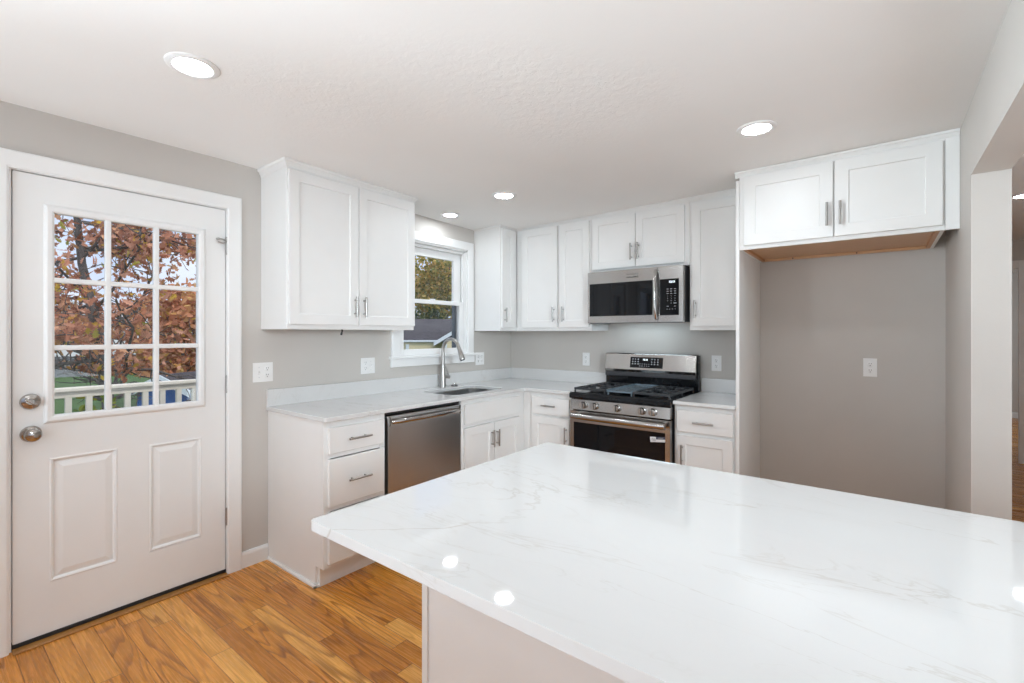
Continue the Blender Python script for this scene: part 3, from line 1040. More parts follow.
# ---- countertops -------------------------------------------------------------------
CT, CB = 0.914, 0.890
SX0, SX1, SY0, SY1 = 0.165, 0.535, -1.335, -0.755
r = thing('countertop', 'white veined quartz countertop, L shaped, running round the sink corner', 'countertop', (0, 0, 0))
rc = 0.012
outer = [(0.0015, -2.39), (0.636, -2.39), (0.6445, -2.3865), (0.648, -2.378)]
cc = (0.648 + 0.02, -0.648 - 0.02)
outer += [(cc[0] + 0.02 * math.cos(a), cc[1] + 0.02 * math.sin(a)) for a in (PI, PI * 0.875, PI * 0.75, PI * 0.625, PI * 0.5)]
outer += [(1.0735, -0.648), (1.0735, -0.0015), (0.0015, -0.0015)]
MB().slab(outer, [rrect(SX0, SX1, SY0, SY1, 0.07)], CB, CT).build('worktop', 'quartz2', r, bevel=0.003)
MB().box(0.0015, 0.021, -2.39, -0.0015, CT, 1.016).build('backsplash', 'quartz2', r, bevel=0.002)
MB().box(0.021, 1.0735, -0.021, -0.0015, CT, 1.016).build('backsplash', 'quartz2', r, bevel=0.002)
r = thing('countertop', 'short piece of white quartz countertop right of the range', 'countertop', (1.842, 0, 0))
MB().box(0.0, 0.3755, -0.648, -0.0015, CB, CT).build('worktop', 'quartz2', r, bevel=0.003)
MB().box(0.0, 0.3755, -0.021, -0.0015, CT, 1.016).build('backsplash', 'quartz2', r, bevel=0.002)

# ---- sink, faucet -------------------------------------------------------------------
r = thing('sink', 'stainless undermount sink bowl let into the counter below the window', 'sink', ((SX0 + SX1) / 2, (SY0 + SY1) / 2, 0.69))
hx, hy = (SX1 - SX0) / 2, (SY1 - SY0) / 2
m = MB()
levels = [(0.025, 0.199, 0.095), (-0.004, 0.199, 0.066), (0.0, 0.19, 0.07), (-0.008, 0.04, 0.065), (-0.022, 0.014, 0.06), (-0.05, 0.004, 0.05), (-0.13, 0.0, 0.03)]
rings = []
for g_, z, rr in levels:
    rings.append([m.bm.verts.new((x, y, z)) for x, y in rrect(-hx - g_, hx + g_, -hy - g_, hy + g_, rr)])
for a, c in zip(rings, rings[1:]):
    for i in range(len(a)):
        j = (i + 1) % len(a)
        m.bm.faces.new((a[i], a[j], c[j], c[i]))
m.bm.faces.new(rings[-1])
bowl = m.build('bowl', 'sink', r, smooth=True)
so = bowl.modifiers.new('thick', 'SOLIDIFY')
so.thickness = 0.0015
so.offset = -1
MB().lathe([(0.0, 0.003), (0.030, 0.003), (0.042, 0.006), (0.046, 0.002), (0.046, 0.0005)]).build('drain', 'chrome', r, smooth=True)

r = thing('faucet', 'tall brushed nickel gooseneck faucet with pull down spray', 'faucet', (0.09, -1.018, CT))
MB().lathe([(0, 0), (0.027, 0), (0.027, 0.004), (0.0255, 0.012), (0.0235, 0.07), (0.0185, 0.125), (0.0155, 0.16), (0.0135, 0.20), (0, 0.20)], seg=24).build('body', 'nickel', r, smooth=True)
pts = [(0, 0, 0.19), (0, 0, 0.26), (0, 0, 0.295)]
R = 0.091
for k in range(1, 15):
    a = PI - k / 14 * (PI * 0.90)
    pts.append((R + R * math.cos(a), 0, 0.300 + R * math.sin(a) * 1.02))
MB().tube(pts, 0.0138, 16).build('spout', 'nickel', r, smooth=True)
e = Vector(pts[-1])
dv = (Vector(pts[-1]) - Vector(pts[-2])).normalized()
dv = (dv + Vector((0.10, 0, -0.2))).normalized()
sp = [e + dv * t for t in (-0.004, 0.012, 0.03, 0.07, 0.10, 0.108)]
MB().tube(sp, [0.0145, 0.0152, 0.0165, 0.0205, 0.0225, 0.0195], 20).build('spray_head', 'nickel', r, smooth=True)
MB().tube([sp[-1], sp[-1] + dv * 0.003], [0.017, 0.014], 18).build('nozzle', 'blackplastic', r, smooth=True)
m = MB()
m.tube([(0.004, 0.016, 0.090), (0.010, 0.038, 0.086), (0.014, 0.060, 0.081)], [0.0165, 0.0165, 0.015], 14)
m.tube([(0.013, 0.050, 0.086), (0.011, 0.042, 0.116), (0.005, 0.030, 0.154), (0.003, 0.026, 0.172)], [0.009, 0.008, 0.0065, 0.005], 12)
m.build('lever', 'nickel', r, smooth=True)
r = thing('air_switch', 'small round dark button set in the counter right of the faucet', 'button', (0.09, -0.885, CT))
MB().lathe([(0, 0), (0.030, 0), (0.031, 0.004), (0.027, 0.008), (0, 0.008)], seg=24).build('base', 'darkmetal', r, smooth=True)
MB().lathe([(0.0, 0.008), (0.017, 0.008), (0.017, 0.017), (0.014, 0.020), (0, 0.020)], seg=24).build('push_cap', 'chrome', r, smooth=True)

# ---- dishwasher ---------------------------------------------------------------------
r = thing('dishwasher', 'dark stainless dishwasher between drawer cabinet and sink cabinet', 'dishwasher', (0.0015, -1.988, 0), PI / 2)
m = MB()
m.box(0.004, 0.632, -0.575, -0.01, 0.10, 0.884)
m.box(0.004, 0.632, -0.52, -0.01, 0.002, 0.10)
m.build('tub', 'blackplastic', r)
MB().box(0.004, 0.632, -0.600, -0.576, 0.868, 0.886).build('control_strip', 'blackplastic', r, bevel=0.002)
m = MB()
m.prism([(-0.578, 0.115), (-0.618, 0.115), (-0.622, 0.13), (-0.622, 0.80), (-0.618, 0.846), (-0.610, 0.862), (-0.578, 0.866)], lambda y, z, x: Vector((x, y, z)), 0.014, 0.626)
m.build('door_panel', 'steel_dw', r, bevel=0.002)
m = MB()
hp = []
for k in range(15):
    t = k / 14
    hp.append((0.040 + t * 0.566, -0.622 - 0.004 - 0.040 * math.sin(PI * t) ** 0.45, 0.829 + 0.004 * math.sin(PI * t)))
m.tube(hp, 0.0155, 14)
h = m.build('handle', 'steel', r, smooth=True)
for pr in ([(0.022, 0.80), (0.034, 0.822), (0.034, 0.842), (0.022, 0.862)], [(0.618, 0.80), (0.606, 0.822), (0.606, 0.842), (0.618, 0.862)]):
    MB().prism(pr, lambda x, z, y: Vector((x, y, z)), -0.630, -0.618).build('handle_mount', 'steel', r)

# ---- range -----------------------------------------------------------------------------
RX, RW = 1.079, 0.758
r = thing('range', 'stainless gas range with black cooktop between the counters', 'range', (RX, -0.022, 0))
m = MB()
m.box(0.002, RW - 0.002, -0.60, -0.004, 0.03, 0.89)
m.box(0.0, RW, -0.052, -0.002, 0.89, 1.185)
m.build('body', 'blackenamel', r, bevel=0.002)
for x in (0.05, RW - 0.05):
    for y in (-0.56, -0.06):
        MB().tube([(x, y, 0.0005), (x, y, 0.03)], 0.018, 10).build('foot', 'blackplastic', r)
m = MB()
prof = [(-0.055, 0.886), (-0.618, 0.886), (-0.632, 0.868), (-0.650, 0.872), (-0.657, 0.885), (-0.655, 0.908), (-0.640, 0.919), (-0.625, 0.912), (-0.055, 0.914)]
m.prism(prof, lambda y, z, x: Vector((x, y, z)), 0.0, RW)
m.build('cooktop', 'blackenamel', r, bevel=0.002)
m = MB()
m.prism([(-0.60, 0.790), (-0.648, 0.790), (-0.642, 0.868), (-0.60, 0.868)], lambda y, z, x: Vector((x, y, z)), 0.008, RW - 0.004)
m.build('control_panel', 'steel', r, bevel=0.003)
for kx in (1.197, 1.287, 1.458, 1.641, 1.717):
    mat = Matrix.Translation((kx - RX, -0.645, 0.831)) @ ROT_NY
    kn = MB().lathe([(0, 0), (0.027, 0), (0.0275, 0.006), (0.0245, 0.008), (0.0235, 0.026), (0.0215, 0.030), (0, 0.031)], mat, 24).build('knob', 'steel', r, smooth=True)
    MB().box(kx - RX - 0.0045, kx - RX + 0.0045, -0.687, -0.672, 0.809, 0.853).build('knob_grip', 'steel', kn, bevel=0.002)
m = MB()
dx0, dx1, dz0, dz1 = 0.006, RW - 0.004, 0.180, 0.782
gx0, gx1, gz0, gz1 = 0.036, RW - 0.036, 0.290, 0.700
for q in ((dx0, gx0, dz0, dz1), (gx1, dx1, dz0, dz1), (gx0, gx1, dz0, gz0), (gx0, gx1, gz1, dz1)):
    m.box(q[0], q[1], -0.650, -0.604, q[2], q[3])
bmesh.ops.remove_doubles(m.bm, verts=m.bm.verts[:], dist=1e-5)
dr = m.build('oven_door', 'steel', r)
MB().box(gx0, gx1, -0.647, -0.606, gz0, gz1).build('oven_glass', 'blackglass', dr)
m = MB()
hp = [(0.046 + (RW - 0.066) * k / 14, -0.700 - 0.012 * math.sin(PI * k / 14), 0.752) for k in range(15)]
m.tube(hp, 0.0215, 18)
for x in (0.066, RW - 0.042):
    m.tube([(x, -0.648, 0.757), (x, -0.700, 0.755)], [0.014, 0.013], 12)
m.build('handle', 'steel', dr, smooth=True)
m = MB().box(-0.052, 0.052, -0.0005, 0.0, -0.017, 0.017)
stm = Matrix.Translation((0.672, -0.6472, 0.652)) @ Matrix.Rotation(-0.10, 4, 'Y')
sk = m.xf(stm).build('energy_sticker', 'sticker', dr)
MB().box(-0.012, 0.052, -0.0008, -0.0004, 0.001, 0.017).xf(stm).build('dark_band', 'navy', sk)
m = MB()
for k, (a, h0, h1) in enumerate(((-0.042, -0.010, 0.009), (-0.034, -0.010, 0.009), (-0.027, -0.010, 0.007), (-0.020, -0.010, 0.009))):
    m.box(a, a + 0.0035, -0.0008, -0.0004, h0, h1)
m.box(-0.042, -0.031, -0.0008, -0.0004, 0.006, 0.009)
m.box(0.0, 0.036, -0.0011, -0.0008, 0.007, 0.011)
m.xf(stm).build('print_marks', 'stickgrey', sk)
MB().box(0.006, RW - 0.004, -0.646, -0.604, 0.036, 0.170).build('storage_drawer', 'steel', r, bevel=0.004)
# backguard
m = MB()
m.prism([(-0.0515, 1.040), (-0.078, 1.040), (-0.088, 1.062), (-0.064, 1.186), (-0.056, 1.192), (-0.006, 1.192), (-0.006, 1.186), (-0.0515, 1.186)], lambda y, z, x: Vector((x, y, z)), 0.004, RW - 0.010)
bg = m.build('backguard', 'steel', r, bevel=0.003)
m = MB()
m.box(0.006, RW - 0.012, -0.080, -0.0525, 1.006, 1.0395)
m.build('vent_trim', 'darkmetal', r, bevel=0.003)
# tilted face frame for the display
slope = math.atan2(0.024, 0.124)
bm_ = Matrix.Translation((0.362, -0.0765, 1.120)) @ Matrix.Rotation(-slope, 4, 'X')
disp = MB().box(-0.134, 0.134, -0.0035, 0.002, -0.043, 0.043).xf(bm_).build('display_panel', 'blackglass', bg, bevel=0.001)
text_obj('12:15', 0.019, 'display', disp, bm_ @ front_mat(-0.008, -0.0042, 0.022), 'clock_digits', 1.0, 0.0004)
m = MB()
random.seed(5)
for cx in (-0.112, -0.090, -0.066, 0.046, 0.070, 0.095):
    for cz_ in (0.024, 0.004, -0.014):
        m.box(cx - 0.006, cx + 0.006, -0.0042, -0.0034, cz_ - 0.0016, cz_ + 0.0016)
        m.box(cx - 0.0035, cx + 0.0035, -0.0042, -0.0034, cz_ + 0.004, cz_ + 0.007)
for cx in (-0.050, -0.032, -0.012, 0.006, 0.024):
    for cz_ in (-0.012, -0.028):
        m.box(cx - 0.004, cx + 0.004, -0.0042, -0.0034, cz_ - 0.0015, cz_ + 0.0015)
m.xf(bm_).build('touch_marks', 'digit', disp)
# grates and griddle
def grate(x0, x1):
    m = MB()
    ya, yb, t = -0.612, -0.100, 0.011
    z0_, z1_ = 0.934, 0.950
    m.box(x0, x1, ya, ya + t, z0_, z1_)
    m.box(x0, x1, yb - t, yb, z0_, z1_)
    m.box(x0, x0 + t, ya + t, yb - t, z0_, z1_)
    m.box(x1 - t, x1, ya + t, yb - t, z0_, z1_)
    ym, xm = (ya + yb) / 2, (x0 + x1) / 2
    m.box(x0 + t, x1 - t, ym - t / 2, ym + t / 2, z0_, z1_)
    for yc in (ya + (yb - ya) * 0.26, ya + (yb - ya) * 0.74):
        m.box(x0 + t, xm - 0.032, yc - 0.0045, yc + 0.0045, z0_ + 0.003, z1_ + 0.002)
        m.box(xm + 0.032, x1 - t, yc - 0.0045, yc + 0.0045, z0_ + 0.003, z1_ + 0.002)
        for dx in (-0.07, 0.0, 0.07):
            gap = 0.034 if dx == 0 else 0.012
            y_lo = ya + t if yc < ym else ym + t / 2
            y_hi = ym - t / 2 if yc < ym else yb - t
            m.box(xm + dx - 0.0045, xm + dx + 0.0045, y_lo, yc - gap, z0_ + 0.003, z1_ + 0.002)
            m.box(xm + dx - 0.0045, xm + dx + 0.0045, yc + gap, y_hi, z0_ + 0.003, z1_ + 0.002)
    for x in (x0, x1 - t):
        for y in (ya, ym - t / 2, yb - t):
            m.box(x, x + t, y, y + t, 0.913, z0_)
    return m
for xa, xb in ((0.018, 0.272), (0.482, 0.740)):
    grate(xa, xb).build('grate', 'castiron', r, bevel=0.002)
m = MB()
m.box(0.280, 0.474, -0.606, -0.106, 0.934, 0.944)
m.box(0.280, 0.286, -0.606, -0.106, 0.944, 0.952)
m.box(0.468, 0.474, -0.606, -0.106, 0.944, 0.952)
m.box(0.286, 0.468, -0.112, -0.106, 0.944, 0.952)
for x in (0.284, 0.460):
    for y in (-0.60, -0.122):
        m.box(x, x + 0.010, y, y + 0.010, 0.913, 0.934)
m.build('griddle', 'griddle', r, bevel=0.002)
for bx, by, br in ((0.145, -0.479, 0.040), (0.145, -0.233, 0.032), (0.611, -0.479, 0.044), (0.611, -0.233, 0.030)):
    MB().lathe([(br + 0.014, 0.9135), (br + 0.012, 0.920), (br, 0.921), (br, 0.929), (br - 0.005, 0.932), (0, 0.933)], Matrix.Translation((bx, by, 0)), 24).build('burner', 'blackplastic', r, smooth=True)

# ---- microwave ------------------------------------------------------------------------
MW = 0.748
r = thing('microwave', 'stainless over the range microwave with black glass door', 'microwave', (1.0795, -0.003, 1.428))
m = MB()
m.box(0.0, MW, -0.352, -0.002, 0.024, 0.406)
m.box(0.0, MW, -0.352, -0.342, 0.002, 0.024)
m.box(0.0, 0.010, -0.342, -0.002, 0.006, 0.024)
m.box(MW - 0.010, MW, -0.342, -0.002, 0.006, 0.024)
m.build('case', 'darkmetal', r, bevel=0.002)
m = MB()
m.box(0.03, 0.34, -0.33, -0.20, 0.016, 0.024)
m.box(0.40, MW - 0.03, -0.33, -0.20, 0.016, 0.024)
m.build('filter_grille', 'darkmetal', r)
fx0, fx1 = 0.016, 0.528
yb_, yf_ = -0.353, -0.390
m = MB()
for q in ((0.0, fx0, 0.006, 0.404), (fx1, 0.566, 0.006, 0.404), (fx0, fx1, 0.006, 0.058), (fx0, fx1, 0.312, 0.404)):
    m.box(q[0], q[1], yf_, yb_, q[2], q[3])
bmesh.ops.remove_doubles(m.bm, verts=m.bm.verts[:], dist=1e-5)
dr = m.build('door', 'steel', r)
MB().box(fx0, fx1, yf_ + 0.002, yb_, 0.058, 0.312).build('door_glass', 'blackglass', dr)
m = MB()
hp = [(0.558, yf_ - 0.006 - 0.038 * math.sin(PI * k / 16) ** 0.5, 0.030 + 0.348 * k / 16) for k in range(17)]
m.tube(hp, 0.0125, 14)
m.build('handle', 'steel', dr, smooth=True)
m = MB()
cx0, cx1 = 0.580, 0.718
for q in ((0.568, cx0, 0.006, 0.404), (cx1, MW, 0.006, 0.404), (cx0, cx1, 0.006, 0.054), (cx0, cx1, 0.312, 0.404)):
    m.box(q[0], q[1], yf_, yb_, q[2], q[3])
bmesh.ops.remove_doubles(m.bm, verts=m.bm.verts[:], dist=1e-5)
m.build('control_frame', 'steel', r)
cp = MB().box(cx0, cx1, yf_ + 0.001, yb_, 0.054, 0.312).build('control_panel', 'blackglass', r)
text_obj('12:15', 0.020, 'display', cp, front_mat(0.668, yf_ + 0.0004, 0.290), 'clock_digits', 1.0, 0.0005)
marks = [(x, z, 0.007, 0.0016) for z in (0.240, 0.224, 0.208) for x in (0.638, 0.663, 0.690)]
marks += [(0.638, 0.1175, 0.007, 0.0015), (0.690, 0.1175, 0.007, 0.0015), (0.690, 0.139, 0.010, 0.002)]
marks += [(x, 0.097, 0.003, 0.0013) for x in (0.634, 0.652, 0.672, 0.692)]
for x, z, hw, hh in marks:
    MB().box(x - hw, x + hw, yf_ + 0.0003, yf_ + 0.0011, z - hh, z + hh).build('key_mark', 'digit', cp)
for i, ch in enumerate('123456789'):
    text_obj(ch, 0.011, 'digit', cp, front_mat((0.638, 0.663, 0.690)[i % 3], yf_ + 0.0006, (0.190, 0.173, 0.156)[i // 3]), 'key_digit')
text_obj('0', 0.011, 'digit', cp, front_mat(0.663, yf_ + 0.0006, 0.139), 'key_digit')
text_obj('FRIGIDAIRE', 0.018, 'logo_lo', dr, front_mat(0.372, yf_ - 0.0006, 0.366), 'brand_lettering', 1.0, 0.0002)
text_obj('GALLERY', 0.013, 'logo', dr, front_mat(0.372, yf_ - 0.0006, 0.346), 'brand_lettering', 1.75, 0.0008)
m = MB().box(0.13, 0.62, -0.17, -0.12, 0.0195, 0.0238)
m.build('work_light', 'lamp_cool', r)

# ---- island ----------------------------------------------------------------------------
IX0, IX1, IY0, IY1 = 1.851, 3.46, -3.141, -2.136
r = thing('island_cabinet', 'white kitchen island base with flat panel back', 'island', (1.884, -2.826, 0))
iw, idp = 1.55, 0.655
m = MB()
m.box(0.002, iw - 0.002, 0.012, idp - 0.02, 0.114, 0.8895)
m.box(0.002, iw - 0.002, 0.012, idp - 0.096, 0.001, 0.114)
m.build('body', 'white', r)
m = MB()
m.box(0.022, iw - 0.022, 0.006, 0.012, 0.001, 0.889)
m.build('back_panel', 'white', r)
for xa in (0.0, iw - 0.022):
    MB().box(xa, xa + 0.022, 0.0, 0.02, 0.001, 0.889).build('corner_trim', 'white', r, bevel=0.001)
MB().box(0.022, iw - 0.022, -0.008, 0.006, 0.001, 0.09).build('kick_board', 'white', r, bevel=0.003)
for k in range(3):
    xa = 0.01 + k * 0.512
    dd = MB().box(xa, xa + 0.5, idp - 0.02, idp, 0.715, 0.852).build('drawer_front', 'white', r, bevel=0.004)
    m = MB().tube([(xa + 0.19, idp + 0.03, 0.785), (xa + 0.31, idp + 0.03, 0.785)], 0.006, 12)
    for s in (0.21, 0.29):
        m.tube([(xa + s, idp, 0.785), (xa + s, idp + 0.03, 0.785)], 0.0045, 8)
    m.build('handle', 'nickel', dd, smooth=True)
    MB().box(xa, xa + 0.5, idp - 0.02, idp, 0.136, 0.69).build('door', 'white', r, bevel=0.004)
o = MB().slab(rrect(IX0, IX1, IY0, IY1, 0.010, 5), [], CB, CT).build('island_countertop', 'quartz', None, bevel=0.0025)
tag(o, 'large white veined quartz slab on top of the kitchen island', 'countertop')

# ---- outlets ------------------------------------------------------------------------------
def duplex(r, cx, y):
    for dz in (0.020, -0.020):
        m, s = MB(), MB()
        m.lathe([(0.0165, 0.0), (0.0165, 0.0022), (0.0155, 0.0028), (0, 0.0028)], Matrix.Translation((cx, y, dz)) @ ROT_NY, 20)
        for dx in (-0.0055, 0.0055):
            s.box(cx + dx - 0.0012, cx + dx + 0.0012, y - 0.0034, y - 0.0026, dz + 0.001, dz + 0.009)
        s.tube([(cx, y - 0.0026, dz - 0.007), (cx, y - 0.0034, dz - 0.007)], 0.0028, 8)
        s.build('slots', 'slot', m.build('receptacle', 'plate', r, smooth=True))
def plate(label, loc, rz, gangs, group=None):
    w = 0.070 if len(gangs) == 1 else 0.117
    r = thing('wall_outlet', label, 'outlet', loc, rz, 'white outlet plates on the kitchen walls')
    m = MB()
    h = 0.0575
    m.prism([(-w / 2, -h), (w / 2, -h), (w / 2, h), (-w / 2, h)], lambda x, z, y: Vector((x, y, z)), -0.006, -0.001)
    m.build('plate', 'plate', r, bevel=0.0025)
    for i, g in enumerate(gangs):
        cx = 0 if len(gangs) == 1 else (-0.023 + 0.046 * i)
        m, s = MB(), MB()
        if g == 'outlet':
            duplex(r, cx, -0.006)
        else:
            m.box(cx - 0.005, cx + 0.005, -0.008, -0.006, -0.012, 0.012)
            m.prism([(-0.006, -0.006), (-0.019, 0.004), (-0.019, 0.009), (-0.006, 0.006)], lambda y, z, x: Vector((x, y, z)), cx - 0.0035, cx + 0.0035)
            rc_ = m.build('toggle', 'plate', r, bevel=0.0008)
            s.box(cx - 0.0052, cx + 0.0052, -0.0064, -0.006, -0.0122, -0.006)
            s.build('shadow_gap', 'slot', rc_)
            for dz in (-0.030, 0.030):
                MB().tube([(cx, -0.006, dz), (cx, -0.0066, dz)], 0.0028, 8).build('screw', 'digit', rc_)
    return r
plate('white two gang switch and outlet plate beside the entry door', (0.0, -2.408, 1.121), PI / 2, ('switch', 'outlet'))
plate('white two gang outlet and switch plate left of the sink window', (0.0, -1.675, 1.121), PI / 2, ('outlet', 'switch'))
plate('white two gang outlet plate right of the sink window', (0.0, -0.470, 1.122), PI / 2, ('outlet', 'outlet'))
plate('white outlet on the wall just left of the range', (0.848, 0.0, 1.125), 0, ('outlet',))
plate('white outlet on the wall between range and tall panel', (1.946, 0.0, 1.130), 0, ('outlet',))
plate('white outlet on the bare wall of the empty fridge recess', (2.860, 0.0, 1.138), 0, ('outlet',))

# ---- downlights ---------------------------------------------------------------------------
def downlight(label, x, y, rad=0.086, lens=0.060):
    z = ceil_z(x, y) if y < 0.2 else 2.326
    r = thing('downlight', label, 'downlight', (x, y, z), 0, 'recessed ceiling downlights')
    MB().lathe([(rad, 0.0), (rad, -0.003), (rad - 0.004, -0.006), (lens + 0.004, -0.008), (lens, -0.005), (lens, 0.004)], seg=40).build('trim_ring', 'trim', r, smooth=True)
    MB().lathe([(lens, -0.0035), (0, -0.0035)], seg=40, ).build('lens', 'lamp', r, normals=False)
    return r
downlight('glowing round downlight in the ceiling near the entry door', 0.930, -3.077)
downlight('glowing round downlight in the ceiling in front of the fridge cabinet', 2.446, -1.243)
downlight('glowing round downlight in the mid ceiling, left of the range', 0.858, -1.178)
downlight('small glowing downlight in the ceiling over the sink window', 0.205, -1.050, 0.072, 0.052)
downlight('downlight in the ceiling above the island right end', 2.45, -3.08)
downlight('downlight in the ceiling behind the viewer on the left', 0.93, -4.75)
downlight('downlight in the ceiling behind the viewer on the right', 2.45, -4.75)
downlight('glowing downlight in the next room seen past the fridge recess', 3.72, 1.12)
downlight('downlight in the next room ceiling beside the header', 4.9, -1.5)
downlight('downlight in the next room ceiling further back', 4.9, -4.0)
downlight('downlight in the end room beyond the cased opening', 4.6, 5.4)
# ---- unseen windows added for the fill lights, behind viewer and in next room
for nm, lab, axis, (a0, a1, c0, c1), xw in (('added_window_3', 'added unseen wide picture window in the wall behind the viewer', 'y', WIN3, -5.6), ('added_window_4', 'added unseen wide window on the far side of the next room', 'x', WIN4, 6.5)):
    w = thing(nm, lab, 'window', (0, 0, 0), kind='structure')
    sg = 1 if axis == 'y' else -1
    def bx(m, u0, u1, z0, z1, d0, d1):
        if axis == 'y':
            m.box(u0, u1, xw + d0 * sg, xw + d1 * sg, z0, z1)
        else:
            m.box(xw + d0 * sg, xw + d1 * sg, u0, u1, z0, z1)
    m = MB()
    for q in ((a0, a0 + 0.05, c0, c1), (a1 - 0.05, a1, c0, c1), (a0 + 0.05, a1 - 0.05, c0, c0 + 0.05), (a0 + 0.05, a1 - 0.05, c1 - 0.05, c1), ((a0 + a1) / 2 - 0.03, (a0 + a1) / 2 + 0.03, c0 + 0.05, c1 - 0.05)):
        bx(m, *q, -0.08, -0.02)
    m.build('window_frame', 'trim', w, bevel=0.003)
    m = MB()
    for q in ((a0 - 0.08, a0, c0 - 0.08, c1 + 0.08), (a1, a1 + 0.08, c0 - 0.08, c1 + 0.08), (a0, a1, c0 - 0.08, c0), (a0, a1, c1, c1 + 0.08)):
        bx(m, *q, 0.0, 0.02)
    m.build('window_casing', 'trim', w, bevel=0.003)
    m = MB()
    bx(m, a0 + 0.05, a1 - 0.05, c0 + 0.05, c1 - 0.05, -0.052, -0.048)
    m.build('pane', 'pane', w)

# ---- outside --------------------------------------------------------------------------------
GZ = -1.6
structure(MB().box(-120, 0.0, -60, 90, GZ - 0.2, GZ).build('ground', 'grass'), 'green lawn outside, sloping away below the deck', 'lawn')
m = MB()
for k in range(12):
    xa = -1.93 + k * 0.149
    m.box(xa, xa + 0.143, -5.6, -1.6, -0.075, -0.045)
m.box(-1.93, -1.89, -5.6, -1.6, -0.26, -0.0755)
m.box(-0.19, -0.145, -5.6, -1.6, -0.26, -0.0755)
for y in (-5.4, -3.5, -1.75):
    m.box(-1.88, -1.78, y, y + 0.1, GZ, -0.0755)
structure(m.build('deck_floor', 'deck'), 'grey board deck outside the entry door', 'deck')
r = thing('deck_railing', 'cream wooden railing with square balusters outside the entry door', 'railing', (-1.8, -3.6, -0.044))
m = MB()
m.box(-0.045, 0.045, -1.9, 1.95, 0.972, 0.998)
m.build('cap_rail', 'railpaint', r, bevel=0.004)
MB().box(-0.019, 0.019, -1.9, 1.95, 0.925, 0.9715).build('upper_rail', 'railpaint', r, bevel=0.003)
MB().box(-0.019, 0.019, -1.9, 1.95, 0.09, 0.135).build('lower_rail', 'railpaint', r, bevel=0.003)
for k in range(32):
    y = -3.6 + 0.621 + (k - 24) * 0.1155 + 3.6
    MB().box(-0.018, 0.018, y - 0.018, y + 0.018, 0.1355, 0.9245).build('baluster', 'railpaint', r)
for y in (-1.9, 1.95):
    MB().box(-0.045, 0.045, y - 0.045, y + 0.045, 0.001, 1.06).build('post', 'railpaint', r, bevel=0.004)

OAK = [(0, 0), (0.10, 0.12), (0.05, 0.2), (0.24, 0.34), (0.11, 0.42), (0.32, 0.58), (0.15, 0.66), (0.24, 0.82), (0.08, 0.86), (0.0, 1.0)]
OVAL = [(0, 0), (0.2, 0.2), (0.3, 0.5), (0.2, 0.8), (0, 1)]
def leaves(pts, size, outline, rng, droop=0.5):
    """one folded leaf at each point"""
    V, F = [], []
    for p in pts:
        L = size * rng.uniform(0.65, 1.25)
        d = Vector((rng.gauss(0, 1), rng.gauss(0, 1), rng.gauss(-droop, 0.8))).normalized()
        a = d.cross(Vector((rng.gauss(0, 1), rng.gauss(0, 1), rng.gauss(0, 1)))).normalized()
        n = d.cross(a)
        fold = rng.uniform(0.1, 0.7)
        curl = rng.uniform(-0.25, 0.25)
        i0 = len(V)
        k = len(outline)
        for w, t in outline:
            V.append(p + d * (t * L) + a * (w * L) + n * (w * fold * L + curl * L * t * t))
        for w, t in outline[1:-1]:
            V.append(p + d * (t * L) - a * (w * L) + n * (w * fold * L + curl * L * t * t))
        F.append(tuple(i0 + j for j in range(k)))
        F.append(tuple([i0 + k - 1] + [i0 + k + j for j in range(k - 3, -1, -1)] + [i0]))
    return V, F
def leaf_mesh(name, V, F, mat, parent):
    me = bpy.data.meshes.new(name)
    me.from_pydata(V, [], F)
    me.materials.append(M[mat])
    o = bpy.data.objects.new(name, me)
    C.objects.link(o)
    o.parent = parent
    return o
def blob(rng, c, rad, n, shell=0.35):
    out = []
    while len(out) < n:
        v = Vector((rng.uniform(-1, 1), rng.uniform(-1, 1), rng.uniform(-1, 1)))
        l = v.length
        if l > 1 or (l < shell and rng.random() < 0.7):
            continue
        out.append(Vector((c[0] + v.x * rad[0], c[1] + v.y * rad[1], c[2] + v.z * rad[2])))
    return out

